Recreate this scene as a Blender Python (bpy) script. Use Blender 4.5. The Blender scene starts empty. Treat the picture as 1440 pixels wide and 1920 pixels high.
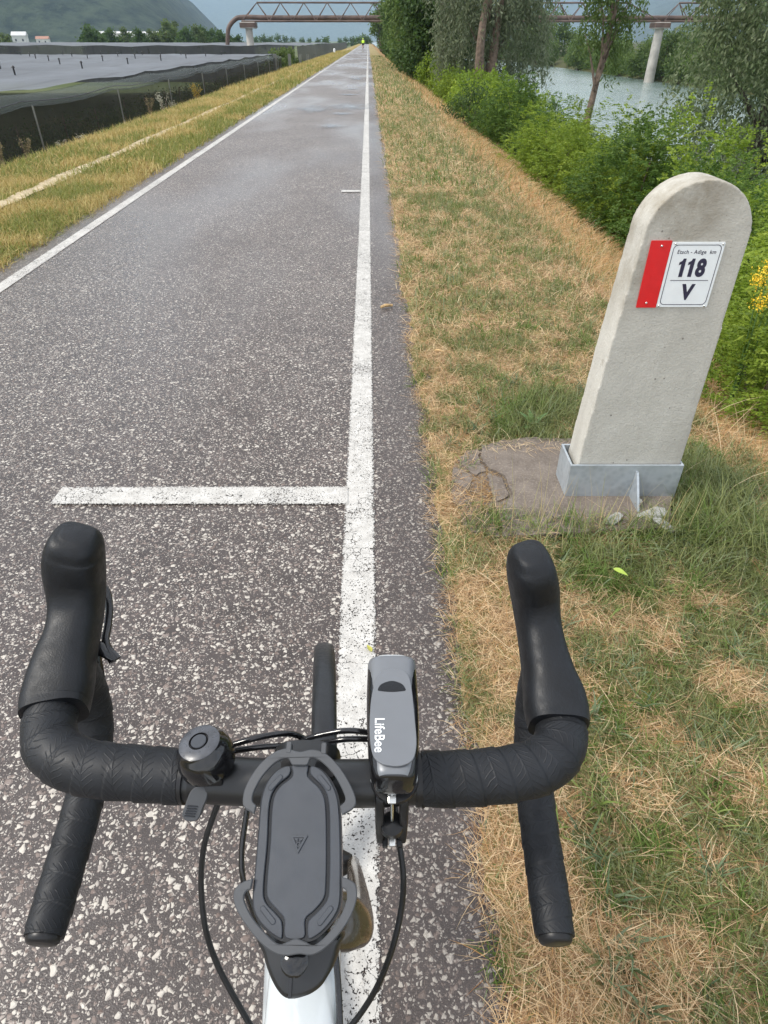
import bpy, bmesh, math, random
import numpy as np
from mathutils import Vector, Matrix
from mathutils.geometry import tessellate_polygon

R = math.radians
SC = bpy.context.scene
COL = SC.collection

# ------------------------------------------------------------------ camera, sky, sun, exposure
CAM_H, FPX = 1.38, 1200.0
PITCH = math.atan(884.0 / FPX)
YAW = math.atan(30 * math.cos(PITCH) / FPX)
cd = bpy.data.cameras.new('camera')
cam = bpy.data.objects.new('camera', cd)
COL.objects.link(cam)
cam.location = (0, 0, CAM_H)
cam.rotation_euler = (math.pi / 2 - PITCH, 0, -YAW)
cd.sensor_fit = 'VERTICAL'
cd.sensor_height = 24
cd.sensor_width = 18
cd.lens = 24 * FPX / 1920
cd.clip_start = 0.02
cd.clip_end = 30000
SC.camera = cam

SUN_EL, SUN_AZ = R(50), R(-98)          # azimuth from +Y (along the road) towards +X
world = bpy.data.worlds.new('World')
SC.world = world
world.use_nodes = True
wn = world.node_tree
wn.nodes.clear()
w_out = wn.nodes.new('ShaderNodeOutputWorld')
w_bg = wn.nodes.new('ShaderNodeBackground')
w_bg.inputs['Strength'].default_value = 0.10
sky = wn.nodes.new('ShaderNodeTexSky')
sky.sky_type = 'NISHITA'
sky.sun_disc = False
sky.sun_elevation = SUN_EL
sky.sun_rotation = SUN_AZ
sky.altitude = 200
sky.dust_density = 1.5
w_tc = wn.nodes.new('ShaderNodeTexCoord')
w_map = wn.nodes.new('ShaderNodeMapping')
w_map.inputs['Scale'].default_value = (1.0, 1.0, 3.2)
w_no = wn.nodes.new('ShaderNodeTexNoise')
w_no.inputs['Scale'].default_value = 2.3
w_no.inputs['Detail'].default_value = 7
w_no.inputs['Roughness'].default_value = 0.58
w_rmp = wn.nodes.new('ShaderNodeMapRange')
w_rmp.inputs['From Min'].default_value = 0.34
w_rmp.inputs['From Max'].default_value = 0.58
w_rmp.inputs['To Min'].default_value = 0.35
w_rmp.inputs['To Max'].default_value = 0.92
w_mix = wn.nodes.new('ShaderNodeMix')
w_mix.data_type = 'RGBA'
w_mix.inputs['B'].default_value = (10.0, 10.1, 10.3, 1)
wn.links.new(w_tc.outputs['Generated'], w_map.inputs['Vector'])
wn.links.new(w_map.outputs['Vector'], w_no.inputs['Vector'])
wn.links.new(w_no.outputs['Fac'], w_rmp.inputs['Value'])
w_sep = wn.nodes.new('ShaderNodeSeparateXYZ')          # cloud layers overlap towards the horizon all round
wn.links.new(w_tc.outputs['Generated'], w_sep.inputs[0])
w_hor = wn.nodes.new('ShaderNodeMapRange')
w_hor.inputs['From Min'].default_value = 0.30
w_hor.inputs['From Max'].default_value = 0.03
w_hor.inputs['To Min'].default_value = 0.0
w_hor.inputs['To Max'].default_value = 0.88
wn.links.new(w_sep.outputs['Z'], w_hor.inputs['Value'])
w_max = wn.nodes.new('ShaderNodeMath')
w_max.operation = 'MAXIMUM'
wn.links.new(w_rmp.outputs['Result'], w_max.inputs[0])
wn.links.new(w_hor.outputs['Result'], w_max.inputs[1])
wn.links.new(w_max.outputs[0], w_mix.inputs['Factor'])
wn.links.new(sky.outputs['Color'], w_mix.inputs['A'])
wn.links.new(w_mix.outputs['Result'], w_bg.inputs['Color'])
wn.links.new(w_bg.outputs['Background'], w_out.inputs['Surface'])

sd = bpy.data.lights.new('sun', 'SUN')
sun = bpy.data.objects.new('sun', sd)
COL.objects.link(sun)
sd.energy = 2.3
sd.angle = R(14)
sd.color = (1.0, 0.95, 0.87)
to_sun = Vector((math.sin(SUN_AZ) * math.cos(SUN_EL), math.cos(SUN_AZ) * math.cos(SUN_EL), math.sin(SUN_EL)))
sun.rotation_euler = to_sun.to_track_quat('Z', 'Y').to_euler()

SC.view_settings.view_transform = 'Standard'
SC.view_settings.look = 'None'
SC.view_settings.exposure = 0.8
SC.view_settings.gamma = 1
SC.view_settings.use_curve_mapping = False
SC.render.engine = 'CYCLES'
SC.cycles.max_bounces = 8
SC.cycles.transparent_max_bounces = 12
SC.cycles.volume_bounces = 1
SC.cycles.use_denoising = True

# ------------------------------------------------------------------ small tools
rng = np.random.default_rng(11)
CP, SP = math.cos(PITCH), math.sin(PITCH)
CY, SY = math.cos(YAW), math.sin(YAW)


def loc_pt(px, py, z):
    """point of height z on the sight line of a photo pixel, in axes turned with the camera's heading"""
    hr = CAM_H - z
    a = PITCH + math.atan((py - 960) / FPX)
    y = hr / math.tan(a)
    d = y * CP + hr * SP
    return Vector(((px - 720) * d / FPX, y, z))


def to_world(v):
    return Vector((v.x * CY + v.y * SY, -v.x * SY + v.y * CY, v.z))


def wp(px, py, z):
    return to_world(loc_pt(px, py, z))


def at_y(px, py, yy):
    """point on the sight line of a pixel at forward distance yy"""
    a = PITCH + math.atan((py - 960) / FPX)
    z = CAM_H - yy * math.tan(a)
    d = yy * CP + (CAM_H - z) * SP
    return to_world(Vector(((px - 720) * d / FPX, yy, z)))


def _hash(ix, iy, seed):
    n = (ix.astype(np.int64) * 374761393 + iy.astype(np.int64) * 668265263 + seed * 1442695041) & 0x7fffffff
    n = ((n ^ (n >> 13)) * 1274126177) & 0x7fffffff
    n = (n ^ (n >> 16)) & 0xffff
    return n / 65535.0


def vnoise(x, y, seed=0):
    x = np.asarray(x, float); y = np.asarray(y, float)
    ix = np.floor(x); iy = np.floor(y)
    fx = x - ix; fy = y - iy
    fx = fx * fx * (3 - 2 * fx); fy = fy * fy * (3 - 2 * fy)
    a = _hash(ix, iy, seed); b = _hash(ix + 1, iy, seed)
    c = _hash(ix, iy + 1, seed); d = _hash(ix + 1, iy + 1, seed)
    return (a * (1 - fx) + b * fx) * (1 - fy) + (c * (1 - fx) + d * fx) * fy


def fbm(x, y, seed=0, oct=4):
    s = 0; amp = 0.5; tot = 0
    for o in range(oct):
        s = s + amp * vnoise(np.asarray(x) * 2 ** o, np.asarray(y) * 2 ** o, seed + o * 17)
        tot += amp; amp *= 0.5
    return s / tot


def sstep(a, b, x):
    t = np.clip((np.asarray(x) - a) / (b - a), 0, 1)
    return t * t * (3 - 2 * t)


def tag(o, label=None, cat=None, group=None, kind=None):
    if label: o['label'] = label
    if cat: o['category'] = cat
    if group: o['group'] = group
    if kind: o['kind'] = kind
    return o


def empty(name, loc=(0, 0, 0), rz=0.0, label=None, cat=None, group=None):
    o = bpy.data.objects.new(name, None)
    COL.objects.link(o)
    o.location = loc
    o.rotation_euler = (0, 0, rz)
    return tag(o, label, cat, group)


def link(name, me, m=None, parent=None):
    o = bpy.data.objects.new(name, me)
    COL.objects.link(o)
    if m is not None and not me.materials:
        me.materials.append(m)
    if parent is not None:
        o.parent = parent
    return o


def np_mesh(name, V, F, col=None, smooth=False, uv=None):
    """V (n,3); F (m,k) all polygons with k corners"""
    V = np.asarray(V, np.float32); F = np.asarray(F, np.int32)
    me = bpy.data.meshes.new(name)
    me.vertices.add(len(V)); me.vertices.foreach_set('co', V.ravel())
    k = F.shape[1]
    me.loops.add(F.size); me.loops.foreach_set('vertex_index', F.ravel())
    me.polygons.add(len(F))
    me.polygons.foreach_set('loop_start', np.arange(0, F.size, k, dtype=np.int32))
    me.polygons.foreach_set('use_smooth', np.full(len(F), smooth, dtype=bool))
    if col is not None:
        a = me.attributes.new('col', 'FLOAT_COLOR', 'POINT')
        c4 = np.ones((len(V), 4), np.float32); c4[:, :3] = col
        a.data.foreach_set('color', c4.ravel())
    if uv is not None:
        l = me.uv_layers.new(name='UVMap')
        l.data.foreach_set('uv', np.asarray(uv, np.float32)[F.ravel()].ravel())
    me.update(calc_edges=True)
    me.validate()
    return me


def spline(pts, n):
    """Catmull-Rom through rows of any width"""
    P = np.array([list(p) for p in pts], float)
    if len(P) == 2:
        t = np.linspace(0, 1, n)[:, None]
        return P[0] * (1 - t) + P[1] * t
    P = np.vstack([2 * P[0] - P[1], P, 2 * P[-1] - P[-2]])
    m = len(P) - 3
    out = []
    for u in np.linspace(0, m, n):
        i = min(int(u), m - 1); t = u - i
        a, b, c, d = P[i], P[i + 1], P[i + 2], P[i + 3]
        out.append(0.5 * (2 * b + (c - a) * t + (2 * a - 5 * b + 4 * c - d) * t * t + (3 * b - a - 3 * c + d) * t ** 3))
    return np.array(out)


class MB:
    """collects shapes for one mesh object"""
    def __init__(s):
        s.v = []; s.f = []; s.uv = []

    def add(s, V, F, uv=None):
        o = len(s.v)
        s.v += [tuple(map(float, p)) for p in V]
        s.f += [tuple(i + o for i in f) for f in F]
        s.uv += [tuple(q) for q in uv] if uv is not None else [(0, 0)] * len(V)

    def box(s, c, d, rot=None):
        V = []
        for x in (-.5, .5):
            for y in (-.5, .5):
                for z in (-.5, .5):
                    p = Vector((x * d[0], y * d[1], z * d[2]))
                    if rot is not None: p = rot @ p
                    V.append(p + Vector(c))
        s.add(V, [(0, 1, 3, 2), (4, 6, 7, 5), (0, 4, 5, 1), (2, 3, 7, 6), (0, 2, 6, 4), (1, 5, 7, 3)])

    def loft(s, C, rx, ry, nseg=16, up=(0, 0, 1), cap=True, expo=2.0, rfun=None):
        """rings along points C; rx sideways, ry along the carried up vector"""
        C = np.asarray(C, float); n = len(C)
        rx = np.broadcast_to(np.asarray(rx, float), (n,)); ry = np.broadcast_to(np.asarray(ry, float), (n,))
        T = np.gradient(C, axis=0); T /= np.linalg.norm(T, axis=1)[:, None] + 1e-12
        u = np.asarray(up, float)
        V = []; UV = []; L = 0
        th = np.linspace(0, 2 * math.pi, nseg, endpoint=False)
        ct, st = np.cos(th), np.sin(th)
        if expo != 2.0:
            ct = np.sign(ct) * np.abs(ct) ** (2 / expo); st = np.sign(st) * np.abs(st) ** (2 / expo)
        for i in range(n):
            u = u - T[i] * np.dot(u, T[i]); u /= np.linalg.norm(u) + 1e-12
            b = np.cross(T[i], u)
            if i: L += np.linalg.norm(C[i] - C[i - 1])
            k = 1.0 if rfun is None else rfun(L, th)
            ring = C[i] + np.outer(ct * rx[i] * k, b) + np.outer(st * ry[i] * k, u)
            V += list(ring); UV += [(L, t / (2 * math.pi)) for t in th]
        F = []
        for i in range(n - 1):
            for j in range(nseg):
                a = i * nseg + j; b2 = i * nseg + (j + 1) % nseg
                F.append((a, b2, b2 + nseg, a + nseg))
        if cap:
            F.append(tuple(reversed(range(nseg)))); F.append(tuple(range((n - 1) * nseg, n * nseg)))
        s.add(V, F, UV)
        return s

    def tube(s, pts, r, nseg=10, n=None, up=(0.13, 0.21, 1), cap=True):
        P = spline(pts, n) if n else np.asarray([list(p) for p in pts], float)
        if hasattr(r, '__len__'):
            r = np.interp(np.linspace(0, 1, len(P)), np.linspace(0, 1, len(r)), r)
        return s.loft(P, r, r, nseg, up, cap)

    def lathe(s, prof, c, axis=(0, 0, 1), nseg=32):
        q = Vector((0, 0, 1)).rotation_difference(Vector(axis))
        V = []; F = []
        m = len(prof)
        for j in range(nseg):
            a = 2 * math.pi * j / nseg
            for (r, z) in prof:
                V.append(q @ Vector((r * math.cos(a), r * math.sin(a), z)) + Vector(c))
        for j in range(nseg):
            for i in range(m - 1):
                a = j * m + i; b = ((j + 1) % nseg) * m + i
                F.append((a, b, b + 1, a + 1))
        s.add(V, F)
        return s

    def prism(s, outline, fr, h0, h1, taper=0.0):
        """outline of (u,v) pairs in frame fr=(origin,u,v,n); from height h0 to h1"""
        o, u, v, n = fr
        P = [Vector((a, b, 0)) for a, b in outline]
        area = sum(P[i].x * P[(i + 1) % len(P)].y - P[(i + 1) % len(P)].x * P[i].y for i in range(len(P)))
        if area < 0: P.reverse()
        m = len(P)
        tri = tessellate_polygon([P])
        c = sum(P, Vector()) / m
        Vb = [o + u * p.x + v * p.y + n * h0 for p in P]
        Q = P
        if taper:
            Q = []
            for i in range(m):
                d = (P[(i + 1) % m] - P[i - 1]).normalized()
                Q.append(P[i] + Vector((-d.y, d.x, 0)) * taper)
            hm = h1 - (taper if h1 > h0 else -taper)
            Vm = [o + u * p.x + v * p.y + n * hm for p in P]
        Vt = [o + u * p.x + v * p.y + n * h1 for p in Q]
        F = []
        def orient(t, sign):
            a, b, c2 = (P[i] for i in t)
            z = (b - a).cross(c2 - a).z
            return tuple(t) if z * sign > 0 else tuple(reversed(t))
        if taper:
            s.add(Vb + Vm + Vt, [orient(t, -1) for t in tri] + [tuple(i + 2 * m for i in orient(t, 1)) for t in tri] +
                  [(i, (i + 1) % m, (i + 1) % m + m, i + m) for i in range(m)] +
                  [(i + m, (i + 1) % m + m, (i + 1) % m + 2 * m, i + 2 * m) for i in range(m)])
        else:
            s.add(Vb + Vt, [orient(t, -1) for t in tri] + [tuple(i + m for i in orient(t, 1)) for t in tri] +
                  [(i, (i + 1) % m, (i + 1) % m + m, i + m) for i in range(m)])
        return s

    def build(s, name, m, parent=None, smooth=True, angle=40, bevel=0.0, uv=False, sub=0):
        me = bpy.data.meshes.new(name)
        me.from_pydata(s.v, [], s.f)
        if uv:
            l = me.uv_layers.new(name='UVMap')
            for lp in me.loops:
                l.data[lp.index].uv = s.uv[lp.vertex_index]
        if smooth:
            me.polygons.foreach_set('use_smooth', [True] * len(me.polygons))
            try: me.set_sharp_from_angle(angle=R(angle))
            except Exception: pass
        me.update()
        o = link(name, me, m, parent)
        if bevel:
            b = o.modifiers.new('bevel', 'BEVEL'); b.width = bevel; b.segments = 2; b.limit_method = 'ANGLE'; b.angle_limit = R(35)
        if sub:
            d = o.modifiers.new('sub', 'SUBSURF'); d.levels = d.render_levels = sub
        return o


def text_part(name, body, size, m, parent, mat4, bold=0.0, depth=0.0004, sx=1.0, align='CENTER', spacing=1.0, shear=0.0):
    """flat lettering as a mesh; mat4 carries the text's xy plane onto its surface"""
    cu = bpy.data.curves.new(name, 'FONT')
    cu.body = body; cu.size = size; cu.offset = bold; cu.extrude = depth
    cu.align_x = align; cu.align_y = 'CENTER'; cu.space_character = spacing; cu.shear = shear
    cu.resolution_u = 4
    t = bpy.data.objects.new('tmp', cu); COL.objects.link(t)
    dg = bpy.context.evaluated_depsgraph_get()
    me = bpy.data.meshes.new_from_object(t.evaluated_get(dg))
    bpy.data.objects.remove(t); bpy.data.curves.remove(cu)
    me.name = name
    me.transform(mat4 @ Matrix.Diagonal((sx, 1, 1, 1)))
    me.materials.clear(); me.materials.append(m)
    o = bpy.data.objects.new(name, me); COL.objects.link(o); o.parent = parent
    return o


# ------------------------------------------------------------------ materials
class NT:
    def __init__(s, name):
        s.m = bpy.data.materials.new(name); s.m.use_nodes = True
        s.t = s.m.node_tree
        s.b = s.t.nodes['Principled BSDF']; s.out = s.t.nodes['Material Output']

    def n(s, kind, out=None, **kw):
        nd = s.t.nodes.new('ShaderNode' + kind)
        for k, v in kw.items():
            key = k.replace('_', ' ')
            if hasattr(nd, k) and not key in nd.inputs and k not in nd.inputs:
                setattr(nd, k, v)
            else:
                s.set(nd, key if key in nd.inputs else k, v)
        return nd if out is None else nd.outputs[out]

    def set(s, nd, key, v):
        i = nd.inputs[key]
        if hasattr(v, 'is_output'): s.t.links.new(v, i)
        elif isinstance(v, (tuple, list)) and len(v) == 3 and i.type == 'RGBA': i.default_value = (*v, 1)
        else: i.default_value = v

    def math(s, op, a, b=None, clamp=False):
        nd = s.t.nodes.new('ShaderNodeMath'); nd.operation = op; nd.use_clamp = clamp
        for i, v in enumerate((a, b)):
            if v is None: continue
            if hasattr(v, 'is_output'): s.t.links.new(v, nd.inputs[i])
            else: nd.inputs[i].default_value = v
        return nd.outputs[0]

    def mix(s, f, a, b, mode='MIX'):
        nd = s.t.nodes.new('ShaderNodeMix'); nd.data_type = 'RGBA'; nd.blend_type = mode
        for k, v in (('Factor', f), ('A', a), ('B', b)):
            i = [q for q in nd.inputs if q.name == k and (q.type == 'RGBA' if k != 'Factor' else q.type == 'VALUE')][0]
            if hasattr(v, 'is_output'): s.t.links.new(v, i)
            elif isinstance(v, (tuple, list)): i.default_value = (*v[:3], 1)
            else: i.default_value = v
        return [q for q in nd.outputs if q.type == 'RGBA'][0]

    def rng(s, v, a, b, c=0.0, d=1.0):
        nd = s.t.nodes.new('ShaderNodeMapRange'); nd.clamp = True
        s.t.links.new(v, nd.inputs[0])
        for i, q in enumerate((a, b, c, d)): nd.inputs[i + 1].default_value = q
        return nd.outputs[0]

    def noise(s, scale, detail=4, rough=.55, vec=None, out='Fac', dist=0.0):
        nd = s.t.nodes.new('ShaderNodeTexNoise')
        nd.inputs['Scale'].default_value = scale; nd.inputs['Detail'].default_value = detail
        nd.inputs['Roughness'].default_value = rough; nd.inputs['Distortion'].default_value = dist
        s.t.links.new(vec if vec is not None else s.pos(), nd.inputs['Vector'])
        return nd.outputs[out]

    def voro(s, scale, feature='F1', vec=None, rand=1.0):
        nd = s.t.nodes.new('ShaderNodeTexVoronoi'); nd.feature = feature
        nd.inputs['Scale'].default_value = scale; nd.inputs['Randomness'].default_value = rand
        s.t.links.new(vec if vec is not None else s.pos(), nd.inputs['Vector'])
        return nd

    def pos(s):
        if not hasattr(s, '_p'):
            s._p = s.t.nodes.new('ShaderNodeNewGeometry').outputs['Position']
        return s._p

    def objco(s):
        if not hasattr(s, '_o'):
            s._o = s.t.nodes.new('ShaderNodeTexCoord').outputs['Object']
        return s._o

    def mapping(s, vec, scale=(1, 1, 1), rot=(0, 0, 0)):
        nd = s.t.nodes.new('ShaderNodeMapping')
        s.t.links.new(vec, nd.inputs['Vector'])
        nd.inputs['Scale'].default_value = scale; nd.inputs['Rotation'].default_value = rot
        return nd.outputs[0]

    def xyz(s, vec=None):
        nd = s.t.nodes.new('ShaderNodeSeparateXYZ'); s.t.links.new(vec if vec is not None else s.pos(), nd.inputs[0])
        return nd.outputs

    def bump(s, h, strength=.3, dist=.01, normal=None):
        nd = s.t.nodes.new('ShaderNodeBump')
        nd.inputs['Strength'].default_value = strength; nd.inputs['Distance'].default_value = dist
        s.t.links.new(h, nd.inputs['Height'])
        if normal is not None: s.t.links.new(normal, nd.inputs['Normal'])
        s.t.links.new(nd.outputs[0], s.b.inputs['Normal'])
        return nd.outputs[0]

    def base(s, c): s.set(s.b, 'Base Color', c)

    def rough(s, v): s.set(s.b, 'Roughness', v)


def simple(name, c, rough=.6, metal=0.0, var=.25, scale=30, bump=0.0, bscale=400, spec=.5, coat=0.0):
    t = NT(name)
    n = t.noise(scale, 5, vec=t.objco())
    lo = tuple(x * (1 - var) for x in c); hi = tuple(x * (1 + var) for x in c)
    t.base(t.mix(t.rng(n, .3, .7), lo, hi))
    t.rough(t.rng(t.noise(scale * 3, 3, vec=t.objco()), .3, .7, max(.02, rough - .08), min(1, rough + .08)))
    t.b.inputs['Metallic'].default_value = metal
    t.b.inputs['Specular IOR Level'].default_value = spec
    t.b.inputs['Coat Weight'].default_value = coat
    if bump:
        t.bump(t.noise(bscale, 3, vec=t.objco()), bump, .002)
    return t.m


def leafy(name, trans=.35, rough=.55, gain=1.0):
    t = NT(name)
    a = t.t.nodes.new('ShaderNodeAttribute'); a.attribute_name = 'col'
    c = a.outputs['Color']
    oi = t.t.nodes.new('ShaderNodeObjectInfo')
    hs = t.t.nodes.new('ShaderNodeHueSaturation')
    t.t.links.new(c, hs.inputs['Color'])
    t.t.links.new(t.rng(oi.outputs['Random'], 0, 1, .8 * gain, 1.18 * gain), hs.inputs['Value'])
    c = hs.outputs[0]
    t.base(c); t.rough(rough)
    t.b.inputs['Specular IOR Level'].default_value = .3
    tr = t.t.nodes.new('ShaderNodeBsdfTranslucent'); t.t.links.new(c, tr.inputs['Color'])
    ms = t.t.nodes.new('ShaderNodeMixShader'); ms.inputs[0].default_value = trans
    t.t.links.new(t.b.outputs[0], ms.inputs[1]); t.t.links.new(tr.outputs[0], ms.inputs[2])
    t.t.links.new(ms.outputs[0], t.out.inputs['Surface'])
    return t.m


M = {}
M['leaf'] = leafy('leaf', .46, gain=1.15)
M['grass'] = leafy('grass_blade', .38, .55, 1.14)
M['black_rubber'] = simple('black_rubber', (.0045, .0055, .0075), .50, bump=.16, bscale=700, var=.35, scale=45, spec=.36)
M['black_plastic'] = simple('black_plastic', (.008, .008, .009), .40, var=.15, spec=.4)
M['gloss_black'] = simple('gloss_black', (.008, .008, .009), .12, var=.15, spec=.6)
M['bar_alloy'] = simple('bar_alloy', (.008, .0085, .0095), .36, var=.15, spec=.55)
M['silicone'] = simple('silicone', (.050, .053, .058), .55, var=.08, bump=.05, bscale=1500)
M['mount'] = simple('mount_plastic', (.034, .039, .048), .52, var=.06, bump=.15, bscale=2600)
M['lamp_grey'] = simple('lamp_grey', (.155, .163, .175), .38, metal=.25, var=.05)
M['lamp_lens'] = simple('lamp_lens', (.45, .47, .48), .08, var=.1)
M['steel'] = simple('bright_steel', (.6, .6, .58), .25, metal=1.0, var=.1)
M['white_paint'] = simple('white_frame_paint', (.50, .535, .55), .18, var=.03, coat=.6)
M['bronze'] = simple('bronze_fork_paint', (.050, .036, .019), .25, var=.3, scale=14, coat=.5)
M['tyre'] = simple('tyre_rubber', (.008, .009, .011), .42, var=.3, scale=60, bump=.15)
M['lettering_white'] = simple('lettering_white', (.75, .77, .78), .5, var=.02)
M['lettering_navy'] = simple('lettering_navy', (.018, .016, .045), .45, var=.1)
M['plate_white'] = simple('plate_white', (.74, .77, .78), .35, var=.03)
M['plate_red'] = simple('plate_red', (.62, .010, .014), .38, var=.06)
M['bark'] = simple('bark', (.13, .095, .07), .9, var=.45, scale=9, bump=.6, bscale=40)
M['dark_bark'] = simple('dark_bark', (.07, .055, .045), .9, var=.4, scale=9, bump=.6, bscale=40)
M['pipe'] = simple('painted_pipe_steel', (.10, .066, .052), .6, var=.4, scale=.8)
M['pier_concrete'] = simple('pier_concrete', (.42, .40, .36), .85, var=.25, scale=.9)
M['post_concrete'] = simple('post_concrete', (.15, .155, .14), .85, var=.2, scale=3)
M['post_wood'] = simple('post_wood', (.20, .17, .13), .85, var=.3, scale=6)
M['house_white'] = simple('house_render', (.52, .52, .50), .8, var=.05, scale=.6)
M['roof_grey'] = simple('roof_grey', (.48, .48, .48), .6, var=.1, scale=.3)
M['roof_tile'] = simple('roof_tile', (.30, .15, .10), .8, var=.25, scale=1)
M['hivis'] = simple('hivis_fabric', (.42, .66, .03), .7, var=.05)
M['black_cloth'] = simple('black_cloth', (.015, .015, .018), .8, var=.2)
M['skin'] = simple('skin', (.42, .25, .18), .6, var=.08)
M['twig'] = simple('dry_twig', (.42, .28, .13), .7, var=.35, scale=80)
M['window_dark'] = simple('window_glass', (.03, .035, .04), .1, var=.2)

# bar tape: embossed feather pattern in a fine relief
t = NT('bar_tape')
uvn = t.t.nodes.new('ShaderNodeUVMap').outputs[0]
u_, v_, _ = t.xyz(uvn)
ph = t.math('ADD', t.math('MULTIPLY', u_, 1 / .0225), v_)
fr = t.math('FRACT', ph)
tri = t.math('ABSOLUTE', t.math('SUBTRACT', fr, .5))
chev = t.math('ADD', t.math('MULTIPLY', v_, 24.0), t.math('MULTIPLY', tri, 4.0))
wob = t.math('MULTIPLY', t.noise(55, 2, vec=t.objco()), 1.2)
cf = t.math('ABSOLUTE', t.math('SUBTRACT', t.math('FRACT', t.math('ADD', chev, wob)), .5))
grv = t.rng(cf, .0, .13, 0, 1)
spine_ = t.rng(tri, .0, .05, 0, 1)
inside = t.rng(tri, .34, .38, 0, 1)
h = t.math('MAXIMUM', t.math('MULTIPLY', grv, spine_), inside)
h2 = t.math('ADD', h, t.math('MULTIPLY', t.noise(1200, 2, vec=t.objco()), .35))
t.bump(h2, .42, .0009)
t.base(t.mix(t.rng(t.noise(60, 4, vec=t.objco()), .3, .7), (.0042, .005, .0068), (.009, .0105, .0135)))
t.rough(t.rng(t.noise(90, 3, vec=t.objco()), .3, .7, .46, .64)); t.b.inputs['Specular IOR Level'].default_value = .38
M['tape'] = t.m

# asphalt with pale exposed stones
t = NT('asphalt')
px_, py_, pz_ = t.xyz()
warp = t.noise(38, 2, out='Color')
vp = t.t.nodes.new('ShaderNodeVectorMath'); vp.operation = 'MULTIPLY_ADD'
t.t.links.new(warp, vp.inputs[0]); vp.inputs[1].default_value = (.010, .010, .0); t.t.links.new(t.pos(), vp.inputs[2])
P2 = vp.outputs[0]


def stones(scale, lo, hi, cover):
    v = t.voro(scale, vec=P2)
    ed = t.voro(scale, 'DISTANCE_TO_EDGE', vec=P2)
    cx = t.t.nodes.new('ShaderNodeSeparateColor'); t.t.links.new(v.outputs['Color'], cx.inputs[0])
    d = t.math('SUBTRACT', ed.outputs['Distance'], t.rng(cx.outputs[0], 0, 1, lo, hi))
    mask = t.math('MULTIPLY', t.rng(d, 0, .05), t.math('GREATER_THAN', cx.outputs[1], 1 - cover))
    return mask, cx.outputs[2], t.rng(d, 0, .16)


m1, r1, h1 = stones(72, .08, .30, .40)
m2, r2, h2 = stones(115, .05, .26, .50)
m3, r3, h3 = stones(220, .06, .28, .46)
dark = t.mix(t.rng(t.noise(6, 4), .3, .7), (.031, .0230, .0205), (.056, .044, .040))
fine = t.mix(t.rng(t.noise(420, 2), .35, .7), (.55, .55, .55), (1.5, 1.45, 1.42))
dark = t.mix(1.0, dark, fine, 'MULTIPLY')


def stone_col(r):
    nd = t.t.nodes.new('ShaderNodeValToRGB')
    e = nd.color_ramp.elements
    e[0].position = 0; e[0].color = (.14, .10, .082, 1)
    e[1].position = 1; e[1].color = (.53, .485, .42, 1)
    for p, c in ((.3, (.25, .205, .18)), (.6, (.41, .37, .325)), (.8, (.50, .46, .405))):
        q = e.new(p); q.color = (*c, 1)
    t.t.links.new(r, nd.inputs[0])
    return nd.outputs[0]


# the lane inside the edge lines is worn pale by traffic, the strip outside it keeps more binder
edge_r = t.rng(px_, -.02, .06, 1.0, .55)
edge_l = t.rng(px_, -2.64, -2.56, .7, 1.0)
wear = t.math('MULTIPLY', edge_r, edge_l)
patch = t.rng(t.noise(.8, 6, .62), .3, .7, .60, 1.05)
wear = t.math('MULTIPLY', wear, patch)
c = t.mix(t.math('MULTIPLY', m3, t.math('MULTIPLY', wear, .8)), dark, stone_col(r3))
c = t.mix(t.math('MULTIPLY', m2, wear), c, stone_col(r2))
c = t.mix(t.math('MULTIPLY', m1, wear), c, stone_col(r1))
t.base(c)
hh = t.math('MAXIMUM', t.math('MAXIMUM', t.math('MULTIPLY', h1, m1), t.math('MULTIPLY', t.math('MULTIPLY', h2, m2), .7)),
            t.math('MULTIPLY', t.noise(300, 2), .5))
t.bump(hh, .55, .004)
damp = t.rng(t.noise(.42, 3, .5, vec=t.mapping(t.pos(), (1, .30, 1))), .44, .60)
t.rough(t.rng(damp, 0, 1, .54, .27))
t.b.inputs['Specular IOR Level'].default_value = .55
M['asphalt'] = t.m

# thermoplastic line paint, cracked and pitted down to the asphalt
t = NT('line_paint')
uvn = t.t.nodes.new('ShaderNodeUVMap').outputs[0]
u_, v_, _ = t.xyz(uvn)                                     # v: 0..1 across, u: metres along
wv = t.t.nodes.new('ShaderNodeVectorMath'); wv.operation = 'MULTIPLY_ADD'
t.t.links.new(t.noise(45, 4, .6, out='Color'), wv.inputs[0]); wv.inputs[1].default_value = (.035, .035, 0); t.t.links.new(t.pos(), wv.inputs[2])
cr = t.voro(34, 'DISTANCE_TO_EDGE', vec=wv.outputs[0]).outputs['Distance']
crn = t.noise(60, 4)
crack = t.math('MULTIPLY', t.math('LESS_THAN', cr, t.rng(t.noise(30, 3), .35, .65, .0, .035)), t.math('GREATER_THAN', t.noise(4, 3), .53))
pv = t.voro(120)
sp = t.t.nodes.new('ShaderNodeSeparateColor'); t.t.links.new(pv.outputs['Color'], sp.inputs[0])
pit = t.math('MULTIPLY', t.math('GREATER_THAN', sp.outputs[0], .84), t.math('LESS_THAN', pv.outputs['Distance'], t.rng(t.noise(14, 4), .35, .65, .12, .55)))
edge = t.math('SUBTRACT', .5, t.math('ABSOLUTE', t.math('SUBTRACT', v_, .5)))
rag = t.math('LESS_THAN', edge, t.rng(t.noise(130, 5, .7), .35, .68, -.03, .13))
worn = t.math('GREATER_THAN', t.noise(95, 5, .65), t.rng(t.noise(2.2, 4), .3, .7, .74, .64))
speck = t.math('GREATER_THAN', t.noise(170, 3, .6), t.rng(t.noise(5, 4, .6), .35, .65, .67, .565))
grain = t.math('GREATER_THAN', t.noise(420, 2, .5), .72)
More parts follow.
